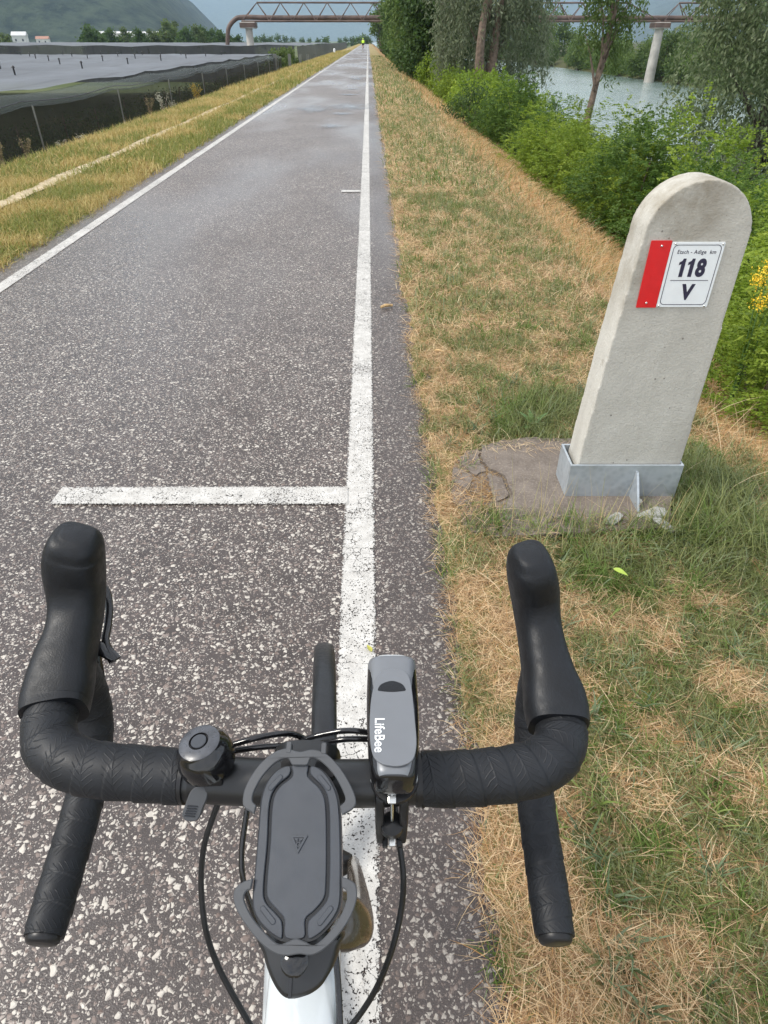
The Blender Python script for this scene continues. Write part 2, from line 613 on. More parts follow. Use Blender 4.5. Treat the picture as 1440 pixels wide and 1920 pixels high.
hole = t.math('MAXIMUM', t.math('MAXIMUM', crack, t.math('MAXIMUM', speck, grain)), t.math('MAXIMUM', rag, worn))
t.base(t.mix(t.rng(t.noise(25, 5, .65), .3, .7), (.36, .345, .32), (.53, .515, .485)))
t.rough(.7)
t.bump(t.math('ADD', t.noise(180, 4), t.math('MULTIPLY', hole, -.6)), .5, .004)
tb = t.t.nodes.new('ShaderNodeBsdfTransparent')
ms = t.t.nodes.new('ShaderNodeMixShader')
t.t.links.new(hole, ms.inputs[0]); t.t.links.new(t.b.outputs[0], ms.inputs[1]); t.t.links.new(tb.outputs[0], ms.inputs[2])
t.t.links.new(ms.outputs[0], t.out.inputs['Surface'])
M['line'] = t.m

# rain film left on the road
t = NT('rain_film')
uvn = t.t.nodes.new('ShaderNodeUVMap').outputs[0]
u_, v_, _ = t.xyz(uvn)
t.base((.16, .15, .145)); t.rough(.20); t.b.inputs['Specular IOR Level'].default_value = .9
t.bump(t.noise(60, 3), .05, .004)
tb = t.t.nodes.new('ShaderNodeBsdfTransparent')
ms = t.t.nodes.new('ShaderNodeMixShader')
fac = t.math('MULTIPLY', t.rng(t.math('ADD', u_, t.math('MULTIPLY', t.noise(4, 4, vec=t.mapping(t.pos(), (1, .4, 1))), 1.1)), .45, 1.35, 1, 0), .85)
t.t.links.new(fac, ms.inputs[0]); t.t.links.new(tb.outputs[0], ms.inputs[1]); t.t.links.new(t.b.outputs[0], ms.inputs[2])
t.t.links.new(ms.outputs[0], t.out.inputs['Surface'])
M['puddle'] = t.m

# soil and thatch under the grass
t = NT('verge_ground')
px_, py_, pz_ = t.xyz()
n1 = t.noise(9, 5, .6); n2 = t.noise(60, 4, .65); n3 = t.noise(1.1, 4, .6)
thatch = t.mix(t.rng(n2, .3, .7), (.16, .108, .058), (.42, .31, .175))
greenish = t.mix(t.rng(n2, .3, .7), (.12, .125, .042), (.30, .285, .115))
c = t.mix(t.rng(n1, .42, .62), thatch, greenish)
dry = t.mix(t.rng(n2, .3, .7), (.19, .10, .042), (.46, .29, .135))
slope = t.rng(t.math('ADD', px_, t.math('MULTIPLY', n3, .8)), 1.7, 2.4)
c = t.mix(slope, c, dry)
lverge = t.rng(px_, -2.5, -3.0)
lcol = t.mix(t.rng(t.noise(2.2, 5, .65), .36, .64), t.mix(t.rng(n2, .3, .7), (.22, .15, .055), (.40, .29, .12)), t.mix(t.rng(n2, .3, .7), (.10, .10, .030), (.24, .21, .07)))
c = t.mix(lverge, c, lcol)
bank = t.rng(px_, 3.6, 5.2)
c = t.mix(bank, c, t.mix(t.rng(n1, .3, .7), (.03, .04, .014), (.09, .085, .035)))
field = t.rng(px_, -6.5, -8.5)
c = t.mix(field, c, t.mix(t.rng(t.noise(.05, 5), .35, .65), (.05, .075, .03), (.12, .13, .06)))
t.base(c); t.rough(.95)
t.b.inputs['Specular IOR Level'].default_value = .15
t.bump(t.math('ADD', n2, t.math('MULTIPLY', n1, .6)), .7, .03)
M['ground'] = t.m

t = NT('sandy_path')
t.base(t.mix(t.rng(t.noise(12, 5, .65), .3, .7), (.32, .25, .15), (.52, .43, .29))); t.rough(.95)
t.bump(t.noise(60, 4), .5, .02)
M['sand'] = t.m

t = NT('river_water')
st = t.mapping(t.pos(), (1.0, .55, 1), (0, 0, R(12)))
w1 = t.noise(1.3, 5, .62, vec=st, dist=.6); w2 = t.noise(.22, 3, .5, vec=st)
t.base(t.mix(t.rng(w2, .3, .7), (.115, .165, .150), (.18, .235, .215)))
t.rough(.16)
t.b.inputs['Specular IOR Level'].default_value = .6
t.bump(w1, .60, .45)
M['water'] = t.m

t = NT('milestone_concrete')
o = t.objco()
ox, oy, oz = t.xyz(o)
n1 = t.noise(7, 5, .6, vec=o); n2 = t.noise(140, 4, .6, vec=o)
c = t.mix(t.rng(n1, .3, .7), (.44, .425, .38), (.53, .515, .465))
c = t.mix(t.math('MULTIPLY', t.rng(n2, .42, .62, 1, 0), .22), c, (.30, .28, .25))
pv = t.voro(42, vec=o); sp = t.t.nodes.new('ShaderNodeSeparateColor'); t.t.links.new(pv.outputs['Color'], sp.inputs[0])
pit = t.math('MULTIPLY', t.math('GREATER_THAN', sp.outputs[0], .62), t.math('LESS_THAN', pv.outputs['Distance'], t.rng(t.math('POWER', sp.outputs[1], 3.0), 0, 1, .04, .15)))
c = t.mix(t.math('MULTIPLY', pit, .75), c, (.12, .11, .10))
pv2 = t.voro(130, vec=o); sp2 = t.t.nodes.new('ShaderNodeSeparateColor'); t.t.links.new(pv2.outputs['Color'], sp2.inputs[0])
pin = t.math('MULTIPLY', t.math('GREATER_THAN', sp2.outputs[0], .86), t.math('LESS_THAN', pv2.outputs['Distance'], .20))
c = t.mix(t.math('MULTIPLY', pin, .5), c, (.16, .145, .125))
mark = t.rng(t.noise(17, 4, .6, vec=o), .70, .76)
c = t.mix(t.math('MULTIPLY', mark, .55), c, (.20, .165, .125))
lich = t.math('MULTIPLY', t.rng(t.math('SUBTRACT', oz, t.math('MULTIPLY', ox, .9)), .70, 1.02), t.rng(t.noise(4.5, 5, .65, vec=o), .36, .60))
c = t.mix(t.math('MULTIPLY', lich, .9), c, (.225, .195, .145))
rain = t.math('MULTIPLY', t.rng(t.noise(9, 4, .6, vec=t.mapping(o, (1, 1, .12))), .48, .70), .42)
c = t.mix(rain, c, (.31, .29, .255))
t.base(c); t.rough(.88)
t.b.inputs['Specular IOR Level'].default_value = .25
t.bump(t.math('SUBTRACT', t.math('ADD', n2, t.math('MULTIPLY', n1, .5)), t.math('MULTIPLY', pit, 1.2)), .35, .006)
M['stone'] = t.m

t = NT('galvanised_steel')
o = t.objco()
v = t.voro(45, vec=o)
c = t.mix(t.rng(v.outputs['Distance'], 0, .6), (.36, .40, .43), (.46, .50, .53))
c = t.mix(t.rng(t.noise(8, 5, .6, vec=o), .45, .75, 0, .5), c, (.27, .30, .32))
t.base(c); t.rough(t.rng(t.noise(20, 4, vec=o), .3, .7, .42, .62)); t.b.inputs['Metallic'].default_value = .55
M['galvanised'] = t.m

t = NT('old_footing')
n1 = t.noise(14, 6, .65); n2 = t.noise(120, 4, .6)
c = t.mix(t.rng(n1, .3, .7), (.095, .076, .062), (.175, .146, .122))
c = t.mix(t.math('MULTIPLY', t.rng(n2, .5, .7), .4), c, (.34, .29, .24))
t.base(c); t.rough(.93); t.bump(t.math('ADD', n1, t.math('MULTIPLY', n2, .4)), .5, .01)
M['footing'] = t.m
M['rubble'] = simple('pale_rubble', (.30, .30, .285), .85, var=.3, scale=40, bump=.5, bscale=120)


def net_mat(name, col, open_):
    t = NT(name)
    n = t.noise(.35, 4, vec=t.mapping(t.pos(), (1, .25, 1)))
    sx = t.xyz()[0]                                         # seams between the net panels, one per tree row
    seam = t.math('ABSOLUTE', t.math('SUBTRACT', t.math('FRACT', t.math('DIVIDE', t.math('ADD', sx, 209.25), 3.4)), .5))
    cnet = t.mix(t.rng(n, .3, .7), tuple(x * .75 for x in col), tuple(x * 1.25 for x in col))
    t.base(t.mix(t.math('MULTIPLY', t.rng(seam, .06, .0), .5), cnet, tuple(x * .45 for x in col))); t.rough(.75)
    tb = t.t.nodes.new('ShaderNodeBsdfTransparent')
    ms = t.t.nodes.new('ShaderNodeMixShader')
    t.t.links.new(t.rng(t.noise(1.2, 4), .3, .7, open_ - .07, open_ + .07), ms.inputs[0])
    t.t.links.new(t.b.outputs[0], ms.inputs[1]); t.t.links.new(tb.outputs[0], ms.inputs[2])
    t.t.links.new(ms.outputs[0], t.out.inputs['Surface'])
    return t.m


M['net_top'] = net_mat('hail_net_roof', (.095, .105, .118), .08)
M['net_hem'] = net_mat('hail_net_hem', (.035, .046, .040), .42)
M['net_side'] = net_mat('hail_net_side', (.010, .012, .010), .40)
M['net_far'] = net_mat('hail_net_far_side', (.040, .042, .046), .12)

t = NT('forested_rock')
n1 = t.noise(.013, 7, .62); n2 = t.noise(.035, 8, .72)
c = t.mix(t.rng(n2, .40, .60), (.008, .017, .014), (.045, .062, .038))
gx = t.t.nodes.new('ShaderNodeNewGeometry')
nx, ny, nz = t.xyz(gx.outputs['Normal'])
rock = t.math('MULTIPLY', t.rng(nz, .74, .58), t.rng(n1, .47, .56))
c = t.mix(rock, c, (.30, .28, .255))
t.base(c); t.rough(.95); t.b.inputs['Specular IOR Level'].default_value = .1
t.bump(n2, 1.0, 7.0)
M['mountain'] = t.m

# ------------------------------------------------------------------ the ground
WATER_Z = -3.24
PROF = np.array([(-9000, -2.9), (-9.4, -2.9), (-8.0, -2.55), (-5.4, -.22), (-4.9, -.02), (-3.2, .015), (-2.80, .0), (-2.74, -.03),
                 (0.16, -.03), (.25, .006), (.9, .0), (1.35, -.03), (1.75, -.15), (3.4, -.95), (7.6, -3.05), (8.6, -3.6), (12, -5), (36, -5), (39.5, -3.4),
                 (42, -2.6), (46, -2.2), (9000, -2.2)])


def gz(x, y):
    x = np.asarray(x, float); y = np.asarray(y, float)
    z = np.interp(x, PROF[:, 0], PROF[:, 1])
    off = np.minimum(sstep(.2, .4, x), 1) + sstep(-2.8, -3.0, x) * 1.0
    z = z + off * ((fbm(x * 5, y * 5, 3) - .5) * .035 + (fbm(x * 22, y * 22, 5, 2) - .5) * .014)
    z = z + sstep(2, 4, np.abs(x + .7) - 2) * (fbm(x * .7, y * .7, 9) - .5) * .18
    return z


def grade(fine0, fine1, step, far, grow):
    a = list(np.arange(fine0, fine1, step)); s = step
    while a[-1] < far:
        s *= grow; a.append(a[-1] + s)
    return a


edge_noise = lambda y: (fbm(y * 3.1, y * 0 + 2.5, 21) - .5) * .10 + (fbm(y * 13, y * 0 + 7.5, 23) - .5) * .06
xs_r = grade(.10, 1.7, .035, 9000, 1.10)
xs_l = [-q for q in grade(2.60, 3.4, .08, 9000, 1.14)]
xs = np.array(sorted(xs_l + list(np.linspace(-2.5, .05, 6)) + xs_r))
ys = np.array(sorted([-q for q in grade(0.6, 1, .2, 60, 1.5)] + grade(-.5, 5.0, .04, 12000, 1.055)))
GX, GY = np.meshgrid(xs, ys)
# the turf creeps over the asphalt in an uneven line
shift = np.where((GX > .1) & (GX < .6), edge_noise(GY) * sstep(.6, .3, GX), 0)
shift = shift + np.where((GX < -2.6) & (GX > -3.3), edge_noise(GY + 50) * 1.2, 0)
GZ = gz(GX, GY)
V = np.stack([(GX + shift).ravel(), GY.ravel(), GZ.ravel()], 1)
nxx = len(xs); nyy = len(ys)
ii = np.arange((nyy - 1) * nxx).reshape(nyy - 1, nxx)[:, :-1].ravel()
F = np.stack([ii, ii + 1, ii + 1 + nxx, ii + nxx], 1)
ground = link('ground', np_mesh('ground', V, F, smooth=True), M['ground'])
tag(ground, 'straw brown and green verge and levee ground on both sides of the cycle road', kind='structure')


def strip(name, x0, x1, z, mat, y0=-3, y1=1500, n=260, wob=None, label=None, nx=2):
    yy = np.array(grade(y0, 6, .12, y1, 1.06)); yy = yy[yy <= y1 * 1.1]
    V = []; UV = []
    for y in yy:
        for k in range(nx):
            f = k / (nx - 1)
            x = x0 + (x1 - x0) * f
            if wob is not None: x += wob(y, f)
            V.append((x, y, z(x, y) if callable(z) else z)); UV.append((y, f))
    F = [(i * nx + k, i * nx + k + 1, (i + 1) * nx + k + 1, (i + 1) * nx + k) for i in range(len(yy) - 1) for k in range(nx - 1)]
    o = link(name, np_mesh(name, V, F, smooth=True, uv=UV), mat)
    return tag(o, label, kind='structure')


strip('road', -2.82, .30, 0.0, M['asphalt'], label='grey asphalt cycle road with pale exposed stones', nx=6)
strip('edge_line', -.107, .004, .004, M['line'], label='worn white edge line along the right side of the road', nx=3)
strip('edge_line', -2.62, -2.51, .004, M['line'], label='worn white edge line along the left side of the road', nx=3)


def quad_mark(name, pts, mat, label):
    n = 24
    a, b, c, d = [Vector(p) for p in pts]                   # a-b one long side, d-c the other
    V = []; UV = []
    for i in range(n + 1):
        f = i / n
        for g in (0, .5, 1):
            p = (a.lerp(b, f)).lerp(d.lerp(c, f), g)
            V.append(p); UV.append((f, g))
    F = [(i * 3 + k, i * 3 + k + 1, (i + 1) * 3 + k + 1, (i + 1) * 3 + k) for i in range(n) for k in (0, 1)]
    return tag(link(name, np_mesh(name, V, F, uv=UV), mat), label, kind='structure')


q = lambda px, py, z: wp(px, py, z)
quad_mark('cross_line', [q(92, 946, .007), q(652, 946, .007), q(652, 911, .007), q(118, 912, .007)], M['line'], 'short cracked white cross line painted across the lane')
quad_mark('tick_line', [q(640, 360, .007), q(676, 360, .007), q(676, 356, .007), q(640, 356, .007)], M['line'], 'small white tick painted beside the edge line further ahead')

for k, (px, py, hw, hh) in enumerate([(655, 200, 62, 9), (585, 205, 45, 9), (640, 214, 32, 4), (625, 237, 30, 6), (655, 178, 26, 2.5), (660, 167, 22, 2), (668, 148, 18, 3)]):
    c = wp(px, py, .0); a = wp(px + hw, py, 0) - c; b = wp(px, py - hh, 0) - c
    V = [c + Vector((0, 0, .010 + .0012 * k))]; UV = [(0, 0)]
    for j in range(28):
        th = 2 * math.pi * j / 28
        V.append(c + a * math.cos(th) + b * math.sin(th) + Vector((0, 0, .010 + .0012 * k))); UV.append((1, j / 28))
    F = [(0, 1 + j, 1 + (j + 1) % 28) for j in range(28)]
    o = link('puddle', np_mesh('puddle', V, F, uv=UV), M['puddle'])
    tag(o, 'thin shiny rain puddle on the asphalt reflecting the sky', kind='structure', group='rain puddles')

pw = lambda y, f: (fbm(np.array(y * .8), np.array(3.0 + 9 * f), 31) - .5) * .16 + (fbm(np.array(y * 4.), np.array(3.0 + 9 * f), 33) - .5) * .08
strip('path', -3.87, -3.69, lambda x, y: float(gz(x, y)) + .022, M['sand'], y1=200, wob=lambda y, f: float(pw(y, f)), nx=4, label='narrow pale sandy track worn into the left verge')

river = link('river', np_mesh('river', [(7.2, -60, WATER_Z), (41, -60, WATER_Z), (41, 2500, WATER_Z), (7.2, 2500, WATER_Z)], [(0, 1, 2, 3)]), M['water'])
tag(river, 'milky grey green river flowing beside the levee', kind='structure')


# ------------------------------------------------------------------ mountains
def massif(name, X, Y, hfun, label):
    gx_, gy_ = np.meshgrid(X, Y)
    z = hfun(gx_, gy_)
    n = len(X)
    V = np.stack([gx_.ravel(), gy_.ravel(), z.ravel()], 1)
    ii = np.arange((len(Y) - 1) * n).reshape(len(Y) - 1, n)[:, :-1].ravel()
    o = link(name, np_mesh(name, V, np.stack([ii, ii + 1, ii + 1 + n, ii + n], 1), smooth=True), M['mountain'])
    return tag(o, label, kind='structure')


def h_left(x, y):
    # foot runs away from the river; the spur ends right of the valley's left side
    foot = -268 - (y - 1300) * .14
    d = np.clip(foot - x, 0, None)
    spur = 1 - .35 * fbm(x * .004, y * .004, 51)
    z = 1.38 * d ** .94 * spur * (1 + .45 * (fbm(x * .011, y * .011, 55, 5) - .5))
    z = np.minimum(z, 400 + 130 * fbm(x * .002, y * .002, 57))
    z = z * sstep(900, 1350, y) * sstep(3600, 2600, y)
    return z - 4


massif('mountain', np.linspace(-2600, -190, 130), np.linspace(880, 3700, 110), h_left, 'steep forested mountain slope with pale rock faces at the left')


def h_far(x, y):
    ridge = 560 + 260 * (fbm(x * .00045, y * 0 + .7, 61) - .5) - 170 * np.exp(-((x + 1300) / 700.) ** 2) + 160 * sstep(500, 3500, x)
    prof = sstep(6000, 8200, y + 700 * (fbm(x * .0011, y * .0011, 63) - .5)) * sstep(11200, 9300, y)
    return ridge * prof * (1 + .5 * (fbm(x * .0022, y * .0022, 67, 5) - .5)) - 4


massif('mountain_range', np.linspace(-5500, 7500, 160), np.linspace(5600, 11400, 60), h_far, 'distant blue mountain range closing the valley behind the bridge')


def h_right(x, y):
    d = np.clip(x - 1150 - (y - 2500) * .06, 0, None)
    z = .62 * d ** .97 * (1 + .5 * (fbm(x * .003, y * .003, 71, 5) - .5))
    return np.minimum(z, 420 + 120 * fbm(x * .001, y * .001, 75)) * sstep(2300, 3100, y) * sstep(6200, 5400, y) - 4


massif('mountain', np.linspace(1000, 4200, 80), np.linspace(2200, 6300, 60), h_right, 'hazy blue mountain across the river at the right')

# ------------------------------------------------------------------ the air
hz = bpy.data.materials.new('valley_haze'); hz.use_nodes = True
hz.node_tree.nodes.clear()
ho = hz.node_tree.nodes.new('ShaderNodeOutputMaterial'); hv = hz.node_tree.nodes.new('ShaderNodeVolumePrincipled')
hv.inputs['Color'].default_value = (.60, .79, 1.0, 1)
hv.inputs['Density'].default_value = .00011
hv.inputs['Anisotropy'].default_value = .2
hz.node_tree.links.new(hv.outputs[0], ho.inputs['Volume'])
b = MB(); b.box((0, 5800, 396), (18600, 13000, 804))
HAZE = tag(b.build('haze', hz, smooth=False), 'thin blue valley haze', kind='stuff')

# ------------------------------------------------------------------ leaves and trees
def rand_dirs(n, r):
    v = r.normal(size=(n, 3)); return v / np.linalg.norm(v, axis=1)[:, None]


def leaf_quads(P, D, L, W, col, r):
    """diamond leaves: base P, direction D, length L, width W"""
    n = len(P)
    S = np.cross(D, rand_dirs(n, r)); S /= np.linalg.norm(S, axis=1)[:, None] + 1e-9
    L = np.broadcast_to(np.asarray(L, float), (n,))[:, None]; W = np.broadcast_to(np.asarray(W, float), (n,))[:, None]
    nrm = np.cross(D, S)
    mid = P + D * L * .45 + nrm * W * .12
    V = np.stack([P, mid + S * W * .5, P + D * L, mid - S * W * .5], 1).reshape(-1, 3)
    F = np.arange(n * 4).reshape(n, 4)
    C = np.repeat(col, 4, axis=0)
    return V, F, C


def palette(cols, f):
    cols = np.array(cols, float)
    x = np.clip(f, 0, .9999) * (len(cols) - 1)
    i = x.astype(int); u = (x - i)[:, None]
    return cols[i] * (1 - u) + cols[i + 1] * u


def lobe_points(lobes, n, r, shell=.45):
    vol = np.array([l[3] * l[4] * l[5] for l in lobes]); k = r.choice(len(lobes), n, p=vol / vol.sum())
    A = np.array(lobes)[k]
    d = rand_dirs(n, r); rad = (shell + (1 - shell) * r.random(n) ** .6)[:, None]
    return A[:, :3] + d * rad * A[:, 3:6], d


def crown_round(name, lobes, n, L, W, cols, seed, clumps=60, sig=.35, droop=.3):
    r = np.random.default_rng(seed)
    C, dC = lobe_points(lobes, clumps, r, .35)
    k = r.integers(0, clumps, n)
    P = C[k] + r.normal(size=(n, 3)) * sig * np.array([1, 1, .75])
    D = rand_dirs(n, r) + dC[k] * .6 + np.array([0, 0, -droop]); D /= np.linalg.norm(D, axis=1)[:, None]
    f = .65 * r.random(clumps)[k] + .35 * r.random(n)
    return np_mesh(name, *(lambda q: (q[0], q[1], q[2]))(leaf_quads(P, D, L * (.6 + .7 * r.random(n)), W * (.6 + .7 * r.random(n)), palette(cols, f), r)))


def crown_willow(name, lobes, strands, per, L, W, cols, seed, hang=(.6, 1.6)):
    r = np.random.default_rng(seed)
    P0, d0 = lobe_points(lobes, strands, r, .5)
    Ls = r.uniform(*hang, strands)
    tt = r.random((strands, per))
    out = d0 * np.array([1, 1, .1]) * .25
    P = P0[:, None, :] + out[:, None, :] * tt[..., None] * Ls[:, None, None] + np.array([0, 0, -1]) * (tt ** 1.3 * Ls[:, None])[..., None]
    P = P + r.normal(size=P.shape) * .07
    P = P.reshape(-1, 3); n = len(P)
    D = rand_dirs(n, r) * .75 + np.array([0, 0, -.8]); D /= np.linalg.norm(D, axis=1)[:, None]
    f = .6 * np.repeat(r.random(strands), per) + .4 * r.random(n)
    V, F, C = leaf_quads(P, D, L * (.6 + .8 * r.random(n)), W * (.7 + .6 * r.random(n)), palette(cols, f), r)
    return np_mesh(name, V, F, C)


def crown_frond(name, lobes, fronds, pairs, L, leaflet, cols, seed, up=.35):
    """sprays of pinnate leaves, as on robinia and indigo bush"""
    r = np.random.default_rng(seed)
    C, dC = lobe_points(lobes, fronds // 5, r, .5)
    k = r.integers(0, len(C), fronds)
    P0 = C[k] + r.normal(size=(fronds, 3)) * .10
    D0 = rand_dirs(fronds, r) * .8 + dC[k] * .7 + np.array([0, 0, up]); D0 /= np.linalg.norm(D0, axis=1)[:, None]
    S = np.cross(D0, np.array([0, 0, 1.0])); S /= np.linalg.norm(S, axis=1)[:, None] + 1e-9
    Ls = L * r.uniform(.6, 1.25, fronds)
    Ps = []; Ds = []; fs = []; Lz = []
    fc = .55 * r.random(len(C))[k] + .2 * r.random(fronds)
    for i in range(pairs):
        u = (i + .7) / pairs
        c = P0 + D0 * (Ls * u)[:, None] + np.array([0, 0, -1.0]) * (Ls * .35 * u * u)[:, None]
        for sgn in (-1, 1):
            d = S * sgn + D0 * .45 + np.array([0, 0, -.25]) + r.normal(size=(fronds, 3)) * .22
            Ps.append(c); Ds.append(d / np.linalg.norm(d, axis=1)[:, None]); fs.append(fc + .25 * r.random(fronds))
            Lz.append(np.full(fronds, leaflet * (1.15 - .5 * abs(u - .45))))
    P = np.concatenate(Ps); D = np.concatenate(Ds); f = np.concatenate(fs); l = np.concatenate(Lz)
    V, F, C2 = leaf_quads(P, D, l, l * .48, palette(cols, f), r)
    return np_mesh(name, V, F, C2)


def trunk_mesh(name, paths):
    b = MB()
    for pts, r0, r1 in paths:
        b.tube(pts, [r0 * 1.25, r0, (r0 + r1) / 2, r1], 8, n=max(6, len(pts) * 3), up=(1, .2, 0))
    me = bpy.data.meshes.new(name); me.from_pydata(b.v, [], b.f)
    me.polygons.foreach_set('use_smooth', [True] * len(me.polygons)); me.update()
    return me


def limbs(base, top, r0, lobes, seed):
    r = np.random.default_rng(seed)
    base = np.array(base, float); top = np.array(top, float)
    midp = base * .5 + top * .5 + r.normal(size=3) * .06 * np.linalg.norm(top - base) * np.array([1, 1, 0])
    out = [([base, midp, top], r0, r0 * .35)]
    for l in lobes:
        c = np.array(l[:3]); s = np.clip((c[2] - base[2]) / (top[2] - base[2]) - .25, .12, .85)
        p = base + (top - base) * s
        out.append(([p, p * .5 + c * .5 + np.array([0, 0, .12]), c], r0 * .32, r0 * .08))
    return out


def plant(name, crown_me, trunk_me, loc, rz=0, s=1.0, label=None, cat='tree', group=None, part=('crown', 'trunk'), bark='bark', sz=None):
    t = empty(name, loc, rz, label, cat, group)
    t.scale = (s, s, sz or s)
    link(part[0], crown_me, M['leaf'], t)
    if trunk_me is not None: link(part[1], trunk_me, M[bark], t)
    return t


WILLOW = [(.070, .095, .048), (.115, .145, .078), (.165, .190, .115), (.21, .23, .155)]
ROBIN = [(.075, .125, .014), (.150, .225, .024), (.225, .305, .034), (.30, .365, .055)]
DARKG = [(.032, .062, .016), (.058, .105, .025), (.10, .155, .040)]
MIDG = [(.055, .095, .024), (.105, .160, .040), (.155, .215, .060)]

# big willow near the path, two stems
p = at_y(905, 245, 37.0)
wl = [(a, b_ + 1.1, c, d, e_, f_) for a, b_, c, d, e_, f_ in [(-.9, 0, 4.0, 1.6, 1.6, 1.9), (1.3, .3, 3.8, 1.9, 1.6, 1.8), (.2, -.3, 5.8, 2.0, 1.8, 1.9), (-1.6, .4, 6.2, 1.4, 1.5, 1.6), (1.9, 0, 6.0, 1.5, 1.4, 1.7), (2.2, .2, 2.9, 1.1, 1.1, 1.2), (-1.7, 0, 3.4, .8, .9, 1.2)]]
cm = crown_willow('willow_crown', wl, 2200, 11, .20, .06, WILLOW, 101, (.5, 1.5))
tm = trunk_mesh('willow_trunk', limbs((-.22, 0, -.3), (-.12, 0, 6.5), .24, wl[:4], 5) + [([(.18, 0, -.3), (.2, .05, 2.4), (.45, .1, 5.6)], .27, .12)])
plant('willow_tree', cm, tm, (p.x, p.y, -1.95), 0, 1.0, 'grey green willow with a double trunk rising out of the bright bushes', 'tree')
# slender leaning tree at the water
p = at_y(1076, 320, 28)
sl = [(a, b_ + .35, c, d, e_, f_) for a, b_, c, d, e_, f_ in [(.25, 0, 5.0, .65, .6, .9), (.9, 0, 4.5, .5, .5, .8), (.3, .1, 6.2, .9, .8, 1.0), (-.25, 0, 4.3, .4, .4, .5), (1.2, 0, 5.3, .5, .5, .6), (.8, 0, 3.7, .35, .35, .5)]]
cm = crown_willow('slender_crown', sl, 520, 10, .15, .05, MIDG, 103, (.3, .9))
tm = trunk_mesh('slender_trunk', limbs((0, 0, -.4), (.72, 0, 6.3), .13, sl[:5], 7))
plant('young_tree', cm, tm, (p.x, p.y, -2.75), 0, 1.0, 'slender dark leaning tree with a bare thin trunk in front of the river', 'tree', bark='bark')
# big tree at right edge
rl = [(-.9, .2, 3.9, 1.0, 1.0, 1.6), (-.8, 0, 5.6, 1.1, 1.1, 1.5), (0, 0, 4.0, 1.5, 1.5, 2.2), (.9, .4, 2.4, 1.3, 1.4, 1.6), (-.2, .3, 6.0, 1.7, 1.6, 1.8), (1.5, -.2, 4.6, 1.5, 1.3, 1.9), (.5, -.8, 2.2, 1.0, .9, 1.2)]
cm = crown_willow('poplar_crown', rl, 4400, 11, .088, .040, [(.055, .085, .038), (.105, .145, .066), (.16, .20, .10), (.22, .25, .155)], 105, (.3, 1.0))
tm = trunk_mesh('poplar_trunk', limbs((.3, 0, -.6), (.3, 0, 6), .2, rl, 9))
p = at_y(1418, 300, 14.2)
plant('riverside_tree', cm, tm, (p.x, p.y, -2.95), 0, 1.0, 'large leafy riverside tree cut off by the right edge of the view', 'tree', bark='dark_bark')
ml = [(0, 0, 1.1, .9, .9, 1.0), (-.5, .2, .7, .6, .6, .7), (.6, 0, 1.5, .6, .6, .9)]
cm = crown_willow('sallow_crown', ml, 700, 12, .09, .026, WILLOW, 107, (.2, .6))
tm = trunk_mesh('sallow_trunk', limbs((0, 0, -.3), (0, 0, 1.4), .06, ml, 3))
p = at_y(1300, 260, 13.0)
plant('willow_shrub', cm, tm, (p.x, p.y, -2.55), 0, 1.15, 'silvery willow shrub at the water in front of the large right tree', 'shrub', part=('foliage', 'stem'))
# trees that close the view right of the road further on
dl = [(0, 0, 2.6, 1.6, 1.5, 2.3), (.4, .5, 5.2, 1.5, 1.4, 2.2), (-.9, 0, 1.2, .9, 1.0, 1.2), (.9, -.2, 3.8, 1.2, 1.2, 1.8), (-.6, .3, 4.2, 1.1, 1.1, 1.8), (0, .2, 7.2, 1.3, 1.2, 1.8)]
dcm = crown_round('dense_crown', dl, 14000, .24, .16, DARKG, 111, 150, .34)
mcm = crown_willow('loose_crown', dl, 1300, 11, .22, .09, MIDG, 113, (.3, 1.0))
dtm = trunk_mesh('dense_trunk', limbs((0, 0, -.4), (0, 0, 6.5), .2, dl, 13))
G = 'trees lining the right side of the road ahead'
spots = [(804, 47, 4.9, 1.0, 0, 'dense dark green tree just left of the double trunk willow'),
         (775, 52, 4.6, 1.05, 1, 'mid green loose tree left of the dark dense tree by the road'),
         (846, 60, 7.0, 1.1, 0, None), (765, 66, 4.9, 1.0, 1, None), (757, 80, 5.0, 1.05, 0, None), (748, 96, 5.0, 1.1, 1, None), (742, 116, 5.4, 1.0, 0, None),
         (736, 142, 5.6, 1.05, 1, None), (730, 176, 5.6, 1.1, 0, None), (725, 220, 6.0, 1.2, 1, None), (720, 280, 6.5, 1.3, 0, None)]
for i, (px, yy, hgt, s, kind, lab) in enumerate(spots):
    x = at_y(px, 90, yy).x
    plant('roadside_tree', (dcm, mcm)[kind], dtm, (x, yy, float(np.interp(x, PROF[:, 0], PROF[:, 1]))), i * 1.7, s,
          lab or (('dense dark' if kind == 0 else 'loose mid green') + ' roadside tree ' + ('near the double trunk willow' if yy < 70 else 'before the pipe bridge' if yy < 104 else 'beyond the pipe bridge')), 'tree', G, bark='dark_bark')
# round topped poplar beyond the bridge
pl = [(0, 0, 3.0, 1.6, 1.6, 2.6), (.3, 0, 5.6, 2.2, 2.0, 2.2), (-.8, 0, 4.8, 1.5, 1.4, 1.7)]
pcm = crown_round('poplar_far_crown', pl, 3000, .42, .3, MIDG, 117, 60, .4)
ptm = trunk_mesh('poplar_far_trunk', limbs((0, 0, -.4), (0, 0, 6), .25, pl, 15))
p = at_y(716, 80, 175)
plant('poplar_tree', pcm, ptm, (p.x, p.y, -.6), 0, 1.15, 'round topped green tree standing beyond the pipe bridge at the end of the road', 'tree')

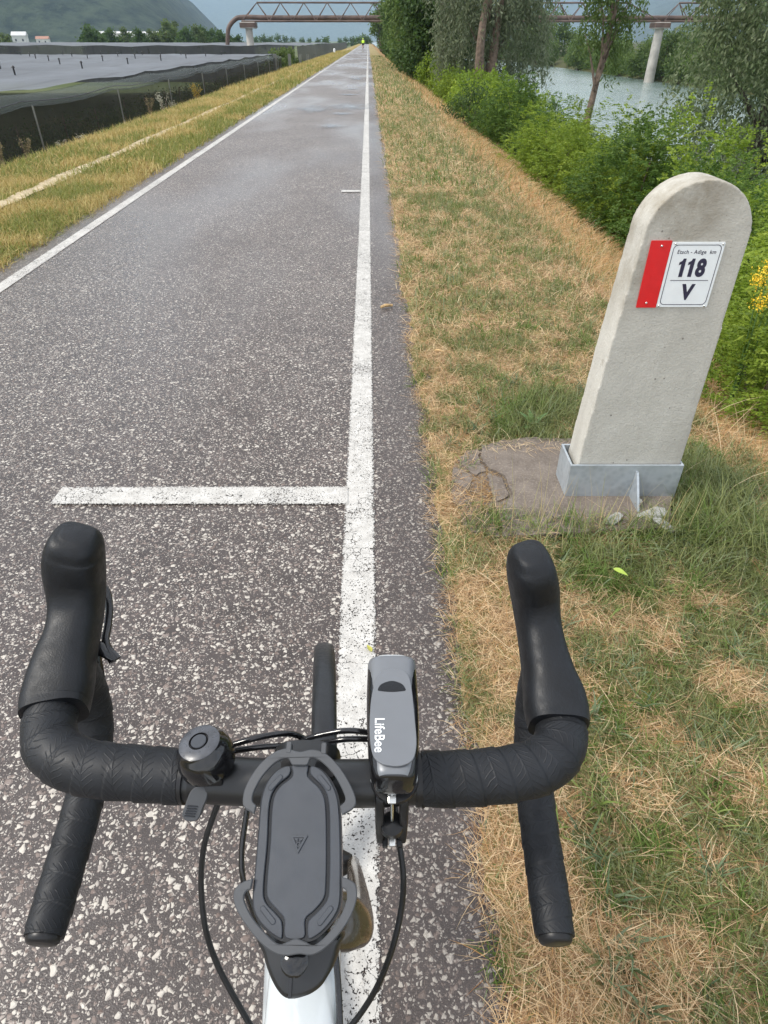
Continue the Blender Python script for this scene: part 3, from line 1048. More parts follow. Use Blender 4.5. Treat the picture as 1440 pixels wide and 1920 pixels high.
# bushes on the river slope
bl = [(0, 0, .75, .75, .7, .7), (.55, .3, .6, .6, .55, .55), (-.5, -.2, .55, .55, .55, .5), (.1, .1, 1.25, .5, .5, .45), (-.2, .5, .5, .6, .5, .5)]
b2 = [(0, 0, .6, .8, .8, .6), (.6, -.2, .9, .5, .5, .6), (-.6, .2, .75, .5, .5, .6), (.2, .3, 1.4, .35, .35, .5)]
bmesh_kinds = [crown_frond('bush_foliage', bl, 1450, 7, .25, .045, ROBIN, 121), crown_frond('bush_foliage', b2, 1350, 7, .27, .048, ROBIN, 122),
               crown_frond('bush_foliage', bl, 1600, 7, .22, .044, [(.040, .080, .016), (.075, .135, .022), (.12, .19, .034)], 123)]
far_kind = crown_round('bush_foliage', bl, 3800, .12, .07, ROBIN, 125, 90, .16)
bst = trunk_mesh('bush_stems', [([(0, 0, -.5), (.1, 0, .3), (.3, .1, .9)], .02, .006), ([(0, .05, -.5), (-.2, .1, .3), (-.4, 0, .8)], .02, .006), ([(0, 0, -.5), (0, .15, .5), (.1, .2, 1.2)], .02, .006)])
r = np.random.default_rng(5)
GB = 'green bushes on the river slope'
k = 0
yy = 4.6
while yy < 46:
    for row in range(3):
        x = 3.75 + row * 1.25 + r.uniform(-.3, .3) + (.25 if yy > 14 else 0)
        y = yy + r.uniform(-.5, .5)
        if row == 2 and yy > 9: x -= .45
        s = r.uniform(.85, 1.15) * (1.0 + .10 * (row == 1)) * (.60 if row == 2 and 8 < yy < 30 else 1) * (.78 if row == 1 and 9 < yy < 28 else 1)
        far = yy > 20
        kd = int(r.integers(0, 3)) if row != 2 else int(r.choice([0, 2]))
        me = far_kind if far else bmesh_kinds[kd]
        lab = ('yellow green' if kd != 2 or far else 'dark green') + ' bush ' + ('beside the dry grass', 'in mid thicket', 'on the river side')[row] + ' ' + \
              ('behind the milestone' if yy < 6.5 else 'above the milestone' if yy < 9.5 else 'below the slender leaning tree' if yy < 15 else 'before the double trunk' if yy < 24 else 'left of the double trunk' if yy < 33 else 'near the dark trees')
        plant('bush', me, bst, (x, y, float(gz(x, y)) - .05), r.uniform(0, 6.28), s, lab, 'bush', GB, part=('foliage', 'stem'), bark='bark')
        k += 1
    yy += 1.25 if yy < 12 else (1.8 if yy < 24 else 3.0)
# one taller sprig bush that stands up in front of the right tree
p = at_y(1340, 330, 9.6)
plant('bush', bmesh_kinds[1], bst, (p.x, p.y, float(gz(p.x, p.y)) - .05), 1.0, 1.0, 'tall yellow green bush standing up before the large right tree', 'bush', GB, part=('foliage', 'stem'), sz=1.3)
# the low dark shrub under the willow
p = at_y(880, 262, 21)
dk = crown_round('shrub_foliage', bl, 2600, .09, .05, DARKG, 127, 90, .15)
plant('shrub', dk, bst, (p.x, p.y, float(gz(p.x, p.y))), .4, .8, 'low dark shrub at the foot of the double trunk willow', 'shrub', part=('foliage', 'stem'))

# far bank
fb = [(0, 0, 2.2, 2.6, 2.2, 2.0), (1.8, .4, 1.8, 1.9, 1.8, 1.7), (-1.9, -.2, 1.6, 1.8, 1.7, 1.6), (.3, 0, 3.8, 1.6, 1.5, 1.4)]
fkinds = [crown_round('bank_crown', fb, 3200, .34, .22, MIDG, 131, 70, .42), crown_round('bank_crown', fb, 3200, .34, .22, [(.04, .075, .02), (.085, .135, .035), (.13, .18, .05)], 132, 70, .42)]
ftm = trunk_mesh('bank_trunk', limbs((0, 0, -.5), (0, 0, 3.6), .16, fb, 17))
GF = 'trees and shrubs on the far river bank'
r = np.random.default_rng(9)
for i, yy in enumerate(np.concatenate([np.arange(62, 150, 5.2), np.arange(150, 330, 11)])):
    x = 41 + r.uniform(-.8, 1.5)
    s = r.uniform(.72, 1.02)
    plant('bank_tree', fkinds[i % 2], ftm, (x, yy, -2.9), r.uniform(0, 6), s, ('dark' if i % 2 == 0 else 'yellowish') + ' green tree on the far bank ' + ('right of the pier' if yy < 90 else 'around the pier' if yy < 112 else 'left of the pier' if yy < 135 else 'behind the slender tree' if yy < 190 else 'at the river bend'), 'tree', GF)
for i, (px, yy, s) in enumerate([(1035, 215, 2.2), (1000, 260, 2.4), (1010, 190, 1.7), (1290, 150, 1.35), (1315, 160, 1.2), (960, 240, 2.0), (1240, 175, 1.2), (1150, 200, 1.2)]):
    x = at_y(px, 90, yy).x
    plant('bank_tree', fkinds[0], ftm, (x, yy, -2.5), i, s, 'tall hazy tree behind the far bank ' + ('left of the slender tree' if px < 1100 else 'left of the pier' if px < 1230 else 'right of the pier'), 'tree', 'taller trees behind the far bank')

# tree row behind the orchards at left
GL = 'tree row behind the orchard nets'
ol = [(0, 0, 3.8, 2.6, 2.4, 3.0), (1.4, .3, 3.0, 2.0, 2.0, 2.6), (-1.3, 0, 3.2, 2.0, 2.0, 2.6), (.2, 0, 5.8, 1.9, 1.8, 2.0)]
okinds = [crown_round('field_crown', ol, 5000, .62, .42, DARKG, 141, 70, .5), crown_round('field_crown', ol, 5000, .62, .42, [(.045, .075, .02), (.085, .125, .032), (.13, .16, .05)], 142, 70, .5)]
otm = trunk_mesh('field_trunk', limbs((0, 0, -.5), (0, 0, 5), .25, ol, 19))
for i, (px, top, kd) in enumerate([(164, 48, 0), (180, 56, 0), (203, 54, 0), (228, 56, 1), (258, 54, 0), (284, 60, 1), (306, 43, 1), (326, 46, 1), (345, 52, 0), (362, 52, 1), (378, 50, 0), (395, 55, 0), (412, 58, 0), (428, 64, 0), (445, 66, 0), (2, 66, 1), (14, 69, 1)]):
    yy = 225 + 14 * (i % 4)
    pt = at_y(px, top, yy)
    s = (pt.z + 3.2) / 7.9
    plant('field_tree', okinds[kd], otm, (pt.x, pt.y, -3.2), i * 2.1, s * 1.12, ('dark green' if kd == 0 else 'light green') + ' tree behind the orchard nets ' + ('at the left edge' if px < 100 else 'in the left group' if px < 290 else 'in the tall middle' if px < 370 else 'beside the bent pipe'), 'tree', GL, sz=s)
fk = crown_round('far_crown', ol, 700, .8, .55, DARKG, 151, 50, .5)
GV = 'small hazy trees across the valley floor'
for i, (px, top, yy) in enumerate([(492, 63, 420), (506, 66, 520), (520, 62, 640), (534, 65, 640), (548, 68, 600), (566, 69, 560), (610, 66, 330), (596, 70, 520), (637, 70, 620), (648, 68, 640), (660, 67, 560), (672, 65, 460), (683, 62, 380), (690, 66, 420), (667, 70, 700), (580, 70, 700), (478, 66, 480)]):
    pt = at_y(px, top, yy)
    plant('valley_tree', fk, None, (pt.x, pt.y, -3.0), i * 1.3, (pt.z + 3.0) / 7.9, 'small hazy tree on the valley floor ' + ('right of the bent pipe' if px < 540 else 'under the bridge middle' if px < 620 else 'left of the distant cyclist'), 'tree', GV)

# ------------------------------------------------------------------ orchard nets
def sag(y, y0, sp):                                         # sag of the net edge between its posts
    f = ((y - y0) / sp) % 1.0
    return -.10 * (4 * f * (1 - f))


NX, NT_, Y0, SPN = -8.55, .20, 12.2, 6.7
orch = empty('hail_net', (NX, 30, -2.9), 0, 'grey hail net roof with a dark side curtain over the near orchard', 'hail net')


def child_np(name, V, F, m, parent, smooth=True):
    V = np.asarray(V, float) - np.array(parent.location)
    return link(name, np_mesh(name, V, F, smooth=smooth), m, parent)


yv = np.arange(-6, 78.01, .8)
xv = np.concatenate([[-9.25], np.arange(-10.2, -140, -1.5)])
gx_, gy_ = np.meshgrid(xv, yv)
ridge = .07 * np.abs(((gx_ + 9.25) / 3.4) % 1.0 - .5) * 2
zz = NT_ + .10 + ridge + np.vectorize(lambda y: sag(y, Y0, SPN))(gy_) * .7 + (fbm(gx_ * .3, gy_ * .3, 81) - .5) * .14
n = len(xv); ii = np.arange((len(yv) - 1) * n).reshape(len(yv) - 1, n)[:, :-1].ravel()
child_np('net_roof', np.stack([gx_.ravel(), gy_.ravel(), zz.ravel()], 1), np.stack([ii, ii + n, ii + 1 + n, ii + 1], 1), M['net_top'], orch)
V = []; F = []
yw = np.arange(-6, 78.01, .45)
for i, y in enumerate(yw):                                  # hem, then the side curtain
    s = sag(y, Y0, SPN); w = float(fbm(np.array(y * .9), np.array(1.), 83) - .5) * .12
    V += [(-9.25, y, NT_ + .09 + s * .7), (NX - .15, y, NT_ + .03 + s * .85), (NX + .02 + w * .3, y, NT_ - .14 + s)]
F = [(i * 3 + k, i * 3 + k + 1, i * 3 + k + 4, i * 3 + k + 3) for i in range(len(yw) - 1) for k in (0, 1)]
child_np('net_hem', V, F, M['net_hem'], orch)
V = []
for i, y in enumerate(yw):
    s = sag(y, Y0, SPN); w = float(fbm(np.array(y * .9), np.array(1.), 83) - .5) * .30
    V += [(NX - .02 + w * .2, y, NT_ - .10 + s), (NX + w, y, -1.2), (NX + .1 + w, y, -2.7)]
child_np('side_curtain', V, F, M['net_side'], orch)
b = MB()
for y in np.arange(Y0 - 3 * SPN, 78, SPN):
    pass
b.tube([(0, y - 30, NT_ - .02 + sag(y, Y0, SPN) + 2.9) for y in np.arange(-6, 78, .8)], .012, 5)
b.build('edge_cable', M['black_plastic'], orch)
# posts under the edge
GP = 'slim posts along the orchard edge'
pm = MB(); pm.tube([(0, 0, 0), (0, 0, 3.0)], .022, 8); pm_me = None
for i, y in enumerate(np.arange(Y0 - SPN, 78, SPN)):
    if pm_me is None:
        o = pm.build('orchard_post', M['post_concrete']); pm_me = o.data
    else:
        o = link('orchard_post', pm_me)
    o.location = (NX + .22, y, -2.92)
    tag(o, 'slim pale post holding up the edge of the dark orchard net', 'post', GP)
lean = MB(); lean.tube([(0, 0, 0), (.05, 0, 2.0)], .035, 7)
lme = None
for i, y in enumerate((10.2, 14.6, 20.5, 26.0, 17.0)):
    if lme is None: o = lean.build('support_stake', M['post_wood']); lme = o.data
    else: o = link('support_stake', lme)
    o.location = (NX + .2, y, -2.8); o.rotation_euler = (R(4), R(3 - i * 2), 0)
    tag(o, 'short weathered stake leaning against the side net', 'stake', 'stakes along the side net')
# pole tops that lift the roof net
cap = MB(); cap.tube([(0, 0, -.12), (0, 0, .10)], .030, 6); cap.lathe([(0, .17), (.05, .14), (.065, .10), (.03, .09)], (0, 0, 0), nseg=8)
cme = None
for ix in range(1, 9):
    for iy in range(9):
        x = -9.25 - ix * 3.4; y = Y0 + iy * SPN + (ix % 2) * .4 + 2.0
        if cme is None: o = cap.build('net_pole', M['black_plastic']); cme = o.data
        else: o = link('net_pole', cme)
        o.location = (x, y, NT_ + .30)
        tag(o, 'small dark capped pole top poking through the grey net roof', 'pole', 'pole tops through the net roof')
# apple rows behind the curtain
al = [(0, 0, 1.3, .6, 1.6, 1.0), (0, 1.4, 1.6, .55, 1.3, .9), (.1, -1.4, 1.5, .55, 1.2, 1.0), (0, 0, 2.2, .4, 1.8, .5)]
am = crown_round('apple_crown', [(a, b_, c - .15, d, e_, f_) for a, b_, c, d, e_, f_ in al], 2600, .10, .06, DARKG, 161, 110, .2)
at_ = trunk_mesh('apple_trunk', [([(0, 0, 0), (.02, 0, 1.2), (0, .1, 2.4)], .05, .02)])
for i, y in enumerate(np.arange(5, 78, 3.1)):
    plant('apple_tree', am, at_, (NX - 1.05, y, -2.9), (i % 2) * math.pi, 1.0, 'dark leafy apple tree behind the side net of the orchard', 'tree', 'apple trees behind the side net')

# second net block
o2 = empty('hail_net', (-9, 100, -2.9), 0, 'higher grey hail net block across the back of the near orchard', 'hail net')
xv = np.arange(-9.2, -260, -3.4); yv = np.array([99.0, 104, 112, 124, 140, 160, 190, 214])
gx_, gy_ = np.meshgrid(xv, yv)
zz = .86 + .12 * ((np.arange(len(xv)) % 2)[None, :]) + (fbm(gx_ * .1, gy_ * .1, 85) - .5) * .3
n = len(xv); ii = np.arange((len(yv) - 1) * n).reshape(len(yv) - 1, n)[:, :-1].ravel()
child_np('net_roof', np.stack([gx_.ravel(), gy_.ravel(), zz.ravel()], 1), np.stack([ii, ii + n, ii + 1 + n, ii + 1], 1), M['net_top'], o2)
V = []
for k, x in enumerate(xv):
    V += [(x, 98.8, zz[0, k]), (x, 98.6, -2.9)]
F = [(i * 2, i * 2 + 1, i * 2 + 3, i * 2 + 2) for i in range(len(xv) - 1)]
child_np('front_curtain', V, F, M['net_far'], o2)
V = []; yw = np.arange(99, 330, 3.0)
for y in yw:
    V += [(-8.9, y, .88 + sag(y, 99, 9)), (-8.7, y, -2.9)]
F = [(i * 2, i * 2 + 1, i * 2 + 3, i * 2 + 2) for i in range(len(yw) - 1)]
child_np('side_curtain', V, F, M['net_far'], o2)

# hedge and concrete posts in the gap
GC = 'grey concrete posts in the gap between the orchards'
pc = MB(); pc.box((0, 0, 1.55), (.28, .28, 3.1)); pcm_ = None
for i, (px, yy) in enumerate([(516, 72), (543, 82), (563, 91), (577, 99), (591, 108)]):
    x = at_y(px, 110, yy).x
    if pcm_ is None: o = pc.build('concrete_post', M['post_concrete'], smooth=False, bevel=.02); pcm_ = o.data
    else: o = link('concrete_post', pcm_)
    o.location = (x, yy, -2.9 if i else -2.7)
    o.scale = (1, 1, (1.0, 1.02, .98, .93, .92)[i])
    tag(o, 'square grey concrete post in the orchard gap', 'post', GC)
for i, (yy, dx) in enumerate([(78, 0), (84, .2), (90, 0), (97, .3)]):
    plant('gap_bush', okinds[1], None, (-9.6 + dx, yy, -3.3), i, .46, 'green bush growing in the gap between two orchard nets', 'bush', 'bushes in the orchard gap')

# ------------------------------------------------------------------ pipe bridge
BY = 105.0
xl = at_y(455, 40, BY).x; xr = at_y(1238, 60, BY).x
zb = at_y(600, 40, BY).z; ztop = at_y(600, 5, BY).z; zp = at_y(600, 33.5, BY).z
br = empty('pipe_bridge', (0, BY, 0), 0, 'long dark steel truss bridge carrying a pipe across the road and river', 'bridge')
span = 3.0
x_first = at_y(482, 5, BY).x


def bar_part(name, a, b, r, m, parent, n=6):
    mb = MB(); mb.tube([a, b], r, n); return mb.build(name, m, parent)


nodes1 = list(np.arange(x_first, xr - 2.2, span))
spans = [(nodes1, xl, xr - .25), (list(np.arange(xr + 2.0, xr + 32, span)), xr + .25, xr + 32)]
for nodes, xa, xb in spans:
    bar_part('top_chord', (nodes[0], 0, ztop), (nodes[-1], 0, ztop), .10, M['pipe'], br)
    for sy in (-.7, .7):
        bar_part('bottom_chord', (xa, sy, zb), (xb, sy, zb), .10, M['pipe'], br)
    for i, x in enumerate(nodes):
        l = xa if i == 0 else x - span / 2
        rr = xb if i == len(nodes) - 1 else x + span / 2
        for sy in (-.7, .7):
            bar_part('brace', (x, 0, ztop), (l, sy, zb), .055, M['pipe'], br, 5)
            bar_part('brace', (x, 0, ztop), (rr, sy, zb), .055, M['pipe'], br, 5)
        bar_part('cross_beam', (l, -.7, zb), (l, .7, zb), .05, M['pipe'], br, 5)
mb = MB()
pb = [at_y(432, 112, BY), at_y(428, 92, BY), at_y(428, 70, BY), at_y(430, 52, BY), at_y(440, 38, BY), at_y(456, 32.5, BY)]
mb.tube([(p.x, 0, p.z) for p in [Vector((pb[0].x, 0, -2.9))] + pb] + [(xl + 4, 0, zp), (xl + 12, 0, zp), (xr + 32, 0, zp)], .27, 12, n=90)
mb.build('pipe', M['pipe'], br)


def pier(px, ytop, ybot, zbot, wtop, wbot, label, ph):
    x = at_y(px, ytop, BY).x
    t = empty('bridge_pier', (x, BY, zbot), 0, label, 'bridge pier', 'concrete piers under the pipe bridge')
    zt = zb - .75 - zbot
    m1 = MB(); m1.tube([(0, 0, -1.5), (0, 0, zt)], [wbot, wtop], 20); m1.build('column', M['pier_concrete'], t)
    m2 = MB(); m2.box((0, 0, zt + .33), (1.9, 2.2, .66)); m2.build('cap_beam', M['pier_concrete'], t, smooth=False, bevel=.04)
    m3 = MB(); m3.box((0, 0, zt + .345), (2.0, 2.3, .5)); m3.build('collar', M['pipe'], t, smooth=False, bevel=.02)
    for sx in (-.5, .5):
        m4 = MB(); m4.box((sx, 0, zt + .70), (.3, 1.5, .08)); m4.build('bearing', M['pipe'], t, smooth=False)
    return t


pier(468, 60, 107, -2.9, .45, .52, 'round concrete bridge pier with a caged head rising from the orchard', 0)
pier(1238, 65, 155, WATER_Z, .55, .70, 'pale round concrete bridge pier standing in the river', 1)

# houses far behind the orchards
def house(name, px, py, yy, w, d, h, rh, label, roofm, cat):
    p = at_y(px, py, yy)
    t = empty(name, (p.x, p.y, -3.0), R(12), label, cat)
    m1 = MB(); m1.box((0, 0, h / 2), (w, d, h)); m1.build('wall', M['house_white'], t, smooth=False)
    m2 = MB()
    V = [(-w / 2 - .4, -d / 2 - .4, h + .02), (w / 2 + .4, -d / 2 - .4, h + .02), (w / 2 + .4, d / 2 + .4, h + .02), (-w / 2 - .4, d / 2 + .4, h + .02), (-w / 2 - .4, 0, h + rh), (w / 2 + .4, 0, h + rh)]
    m2.add(V, [(0, 1, 5, 4), (2, 3, 4, 5), (0, 4, 3), (1, 2, 5), (0, 3, 2, 1)]); m2.build('roof', M[roofm], t, smooth=False)
    wm = None
    for i in range(max(2, int(w / 5))):
        if wm is None:
            m3 = MB(); m3.box((0, 0, 0), (1.2, .12, 1.5)); o = m3.build('window', M['window_dark'], t, smooth=False); wm = o.data
        else: o = link('window', wm, None, t)
        o.location = (-w / 2 + w * (i + .5) / max(2, int(w / 5)), -d / 2 - .05, h * .62)
    return t


house('farmhouse', 38, 72, 620, 10, 9, 7.5, 2.5, 'white farmhouse gable at the foot of the mountain, left of the pair', 'roof_grey', 'house')
house('farmhouse', 80, 72, 700, 10, 10, 5.5, 2.0, 'paler small farmhouse at the foot of the mountain, right of the pair', 'roof_tile', 'house')
house('warehouse', 245, 72, 360, 34, 20, 6.9, .8, 'long pale warehouse roof showing between the trees behind the orchards', 'roof_grey', 'warehouse')

# ------------------------------------------------------------------ milestone
def px_ray(px, py):
    dx = (px - 720) / FPX; dy = (960 - py) / FPX
    return Vector((dx, CP + dy * SP, -SP + dy * CP))


EYE = Vector((0, 0, CAM_H))


def frame(o, u, v):
    u = Vector(u).normalized(); n = u.cross(Vector(v)).normalized(); v = n.cross(u)
    return (Vector(o), u, v, n)


def on(fr, px, py):
    """where a sight line meets the plane of a frame, in that plane's own axes"""
    o, u, v, n = fr
    d = px_ray(px, py)
    t = (o - EYE).dot(n) / d.dot(n)
    p = EYE + d * t - o
    return (p.dot(u), p.dot(v))


def smooth_outline(P, n=6, closed=True):
    P = list(P)
    Q = np.array(P + P[:1] if closed else P, float)
    ext = np.vstack([Q[-2] if closed else 2 * Q[0] - Q[1], Q, Q[1] if closed else 2 * Q[-1] - Q[-2]])
    out = []
    for i in range(len(Q) - 1):
        a, b, c, d = ext[i], ext[i + 1], ext[i + 2], ext[i + 3]
        for k in range(n):
            t = k / n
            out.append(tuple(0.5 * (2 * b + (c - a) * t + (2 * a - 5 * b + 4 * c - d) * t * t + (3 * b - a - 3 * c + d) * t ** 3)))
    if not closed: out.append(tuple(Q[-1]))
    return out


def fit(o, w, h):
    """scale a flat text mesh in place to a width and height about its own centre"""
    co = np.zeros(len(o.data.vertices) * 3); o.data.vertices.foreach_get('co', co); co = co.reshape(-1, 3)
    return co


def lettering(name, body, centre, xa, ya, w, h, m, parent, bold=0.0, depth=.0003, shear=0.0, spacing=1.0):
    cu = bpy.data.curves.new(name, 'FONT')
    cu.body = body; cu.size = 1; cu.offset = bold; cu.extrude = 0; cu.resolution_u = 5; cu.shear = shear; cu.space_character = spacing
    t = bpy.data.objects.new('tmp', cu); COL.objects.link(t)
    me = bpy.data.meshes.new_from_object(t.evaluated_get(bpy.context.evaluated_depsgraph_get()))
    bpy.data.objects.remove(t); bpy.data.curves.remove(cu)
    co = np.zeros(len(me.vertices) * 3); me.vertices.foreach_get('co', co); co = co.reshape(-1, 3)
    lo, hi = co.min(0), co.max(0)
    co = (co - (lo + hi) / 2) / (hi - lo + 1e-9) * np.array([w, h, 0])
    xa = np.array(Vector(xa).normalized()); ya = np.array(Vector(ya).normalized())
    P = np.array(centre) + co[:, :1] * xa + co[:, 1:2] * ya
    me.vertices.foreach_set('co', P.ravel()); me.name = name
    me.materials.clear(); me.materials.append(m); me.update()
    o = bpy.data.objects.new(name, me); COL.objects.link(o); o.parent = parent
    return o


MX, MY = .875, 1.949
ms_loc = to_world(Vector((MX, MY, 0)))
mile = empty('milestone', ms_loc, -YAW, 'pale concrete milestone with rounded top carrying a red and white kilometre plate', 'milestone')


def ring_outline():
    pts = [(-.187, .03), (.190, .03), (.186, .40), (.180, .75), (.178, .915)]
    cx, cz, rr_ = .0235, .919, .1555
    for k in range(1, 26):
        a = math.pi * k / 26
        pts.append((cx + rr_ * math.cos(a), cz + rr_ * math.sin(a)))
    pts += [(-.131, .915), (-.140, .80), (-.157, .588), (-.177, .25)]
    return pts


b = MB()
fr = (Vector((0, 0, 0)), Vector((1, 0, 0)), Vector((0, 0, 1)), Vector((0, -1, 0)))
b.prism(ring_outline(), fr, -.128, 0)
st_ = b.build('stone', M['stone'], mile, smooth=False)
rm = st_.modifiers.new('remesh', 'REMESH'); rm.mode = 'VOXEL'; rm.voxel_size = .0055; rm.use_smooth_shade = True
sm = st_.modifiers.new('soften', 'SMOOTH'); sm.iterations = 4; sm.factor = .5
for nm_, sc_, am_ in (('grain', .014, .0013), ('waver', .09, .0013)):
    tx_ = bpy.data.textures.new(nm_, 'CLOUDS'); tx_.noise_scale = sc_; tx_.noise_depth = 3
    dm = st_.modifiers.new(nm_, 'DISPLACE'); dm.texture = tx_; dm.strength = am_; dm.mid_level = .62; dm.texture_coords = 'LOCAL'


def rrect(w, h, r, n=5, c=(0, 0)):
    out = []
    for sx, sy, a0 in ((1, 1, 0), (-1, 1, 90), (-1, -1, 180), (1, -1, 270)):
        for k in range(n + 1):
            a = R(a0 + 90 * k / n)
            out.append((c[0] + sx * (w / 2 - r) + r * math.cos(a), c[1] + sy * (h / 2 - r) + r * math.sin(a)))
    return out


def ring(mb, out, inn, f, h0, h1):
    n = len(out)
    o, u, v, nn = f
    g = lambda p, h: o + u * p[0] + v * p[1] + nn * h
    V = [g(p, h1) for p in out] + [g(p, h1) for p in inn] + [g(p, h0) for p in out] + [g(p, h0) for p in inn]
    F = []
    for i in range(n):
        j = (i + 1) % n
        F += [(i, j, n + j, n + i), (2 * n + i, 2 * n + j, j, i), (n + i, n + j, 3 * n + j, 3 * n + i)]
    mb.add(V, F)


pcx, pcz = .9085 - MX, .8185
b = MB(); b.prism(rrect(.154, .188, .004, c=(pcx, pcz)), fr, 0.0005, .0035)
plate = b.build('number_plate', M['plate_white'], mile, angle=30, bevel=.0006)
b = MB(); ring(b, rrect(.140, .174, .013, c=(pcx, pcz)), rrect(.1365, .1705, .0115, c=(pcx, pcz)), fr, .0036, .0040)
b.build('border_line', M['lettering_navy'], plate, smooth=False)
yf = -.0041
X_, Z_ = (1, 0, 0), (0, 0, 1)
lettering('lettering', 'Etsch - Adige  km', (pcx + .001, yf, .884), X_, Z_, .112, .0145, M['lettering_navy'], plate, bold=.012, spacing=1.08)
for x0_ in (-.0015, .0251):                               # the two flagged ones, then the eight
    b = MB(); b.prism([(x0_, .8145), (x0_ + .0112, .8145), (x0_ + .0112, .8670), (x0_ + .0034, .8670), (x0_ + .0008, .8605), (x0_ - .0068, .8560), (x0_ - .0068, .8485), (x0_, .8510)], fr, .0036, .0041)
    b.build('lettering', M['lettering_navy'], plate, smooth=False)
lettering('lettering', '8', (.0588, yf, .8408), X_, Z_, .0285, .0535, M['lettering_navy'], plate, bold=.05)
b = MB(); b.prism([(-.056, -.0008), (.056, -.0008), (.056, .0008), (-.056, .0008)], (Vector((pcx + .001, 0, .8045)), Vector((1, 0, 0)), Vector((0, 0, 1)), Vector((0, -1, 0))), .0036, .0041)
b.build('fraction_line', M['lettering_navy'], plate, smooth=False)
lettering('lettering', 'V', (pcx + .004, yf, .7700), X_, Z_, .040, .048, M['lettering_navy'], plate, bold=.05)
b = MB(); b.prism(rrect(.0600, .194, .001, c=(.8005 - MX, .8195)), fr, .0005, .0032)
red = b.build('red_plate', M['plate_red'], mile, angle=30, bevel=.0005)
bolt = MB(); bolt.lathe([(0, .0030), (.0022, .0026), (.0034, .0012), (.0036, 0)], (0, 0, 0), axis=(0, -1, 0), nseg=12)
bm_ = None
for par, x, z in ((red, .803, .902), (red, .798, .737), (plate, .842, .908), (plate, .980, .907), (plate, .838, .729), (plate, .977, .728)):
    if bm_ is None: o = bolt.build('bolt', M['steel'], par); bm_ = o.data
    else: o = link('bolt', bm_, None, par)
    o.location = (x - MX, -.0034, z)
# galvanised shoe
shoe = empty('steel_shoe', (0, 0, 0)); shoe.parent = mile
cx0, cx1, y0_, y1_, zt = -.208, .197, -.012, .140, .160
b = MB()
th = .008
b.box(((cx0 + cx1) / 2, y0_ + th / 2, zt / 2 + .01), (cx1 - cx0, th, zt - .02)); b.build('front_wall', M['galvanised'], shoe, smooth=False, bevel=.0015)
b = MB(); b.box(((cx0 + cx1) / 2, y1_ - th / 2, zt / 2 + .01), (cx1 - cx0, th, zt - .02)); b.build('back_wall', M['galvanised'], shoe, smooth=False, bevel=.0015)
for x in (cx0 + th / 2, cx1 - th / 2):
    b = MB(); b.box((x, (y0_ + y1_) / 2, zt / 2 + .01), (th, y1_ - y0_ - 2 * th - .001, zt - .02)); b.build('side_wall', M['galvanised'], shoe, smooth=False, bevel=.0015)
b = MB()
gx0 = .033
b.add([(gx0 - .004, y0_ - .0005, .135), (gx0 + .004, y0_ - .0005, .135), (gx0 - .004, y0_ - .0005, .022), (gx0 + .004, y0_ - .0005, .022), (gx0 - .004, y0_ - .100, .022), (gx0 + .004, y0_ - .100, .022),
       (gx0 - .004, y0_ - .012, .135), (gx0 + .004, y0_ - .012, .135)],
      [(0, 2, 4, 6), (1, 7, 5, 3), (6, 4, 5, 7), (0, 6, 7, 1), (2, 3, 5, 4), (0, 1, 3, 2)])
b.build('gusset', M['galvanised'], shoe, smooth=False)
b = MB(); b.box((gx0 + .03, y0_ - .055, .018), (.16, .10, .008)); b.build('foot_plate', M['galvanised'], shoe, smooth=False, bevel=.001)

# ------------------------------------------------------------------ cracked footing under the milestone
foot = empty('concrete_footing', to_world(Vector((.62, 1.95, 0))), -YAW, 'cracked brown concrete footing slab under the milestone', 'slab')
FO = Vector((.62, 1.95, 0))
ffr = frame((0, 0, .030), (1, 0, 0), (0, 1, 0))
ffr_w = frame(FO + Vector((0, 0, .030)), (1, 0, 0), (0, 1, 0))


def px_poly(pts, jag=0.0, seed=0):
    r = np.random.default_rng(seed)
    P = [on(ffr_w, *p) for p in pts]
    out = []
    for i in range(len(P)):
        a, b2 = np.array(P[i]), np.array(P[(i + 1) % len(P)])
        k = max(1, int(np.linalg.norm(b2 - a) / .02)) if jag else 1
        for j in range(k):
            q_ = a + (b2 - a) * j / k
            if jag and j: q_ = q_ + r.normal(size=2) * jag
            out.append(tuple(q_))
    return out


pieces = [('slab', [(903, 832), (985, 818), (1100, 822), (1240, 840), (1262, 900), (1258, 985), (1150, 992), (1010, 1000), (945, 1004), (936, 960), (962, 925), (948, 890), (918, 876), (905, 858)], 0, .0022),
          ('fragment', [(897, 836), (901, 860), (912, 880), (893, 888), (872, 870), (858, 858), (872, 842)], -.004, .0022),
          ('fragment', [(853, 862), (868, 875), (886, 893), (880, 912), (862, 905), (846, 895)], -.007, .002),
          ('fragment', [(846, 902), (876, 917), (890, 940), (868, 948), (848, 930)], -.010, .002),
          ('fragment', [(916, 882), (943, 893), (955, 925), (934, 935), (922, 912)], -.005, .002),
          ('fragment', [(868, 955), (895, 945), (930, 966), (938, 1002), (885, 990), (866, 974)], -.007, .0022)]
for i, (nm, pts, dz, jag) in enumerate(pieces + [('bedding', [(903, 834), (985, 822), (1100, 826), (1236, 846), (1254, 978), (1010, 994), (890, 985), (866, 950), (852, 900), (862, 856)], -.012, .002)]):
    b = MB(); b.prism(px_poly(pts, jag * 1.6, i + 3), ffr, -.07, dz - .004)
    b.build(nm, M['footing'], foot, smooth=False, bevel=.0015)
rub = np.random.default_rng(44)


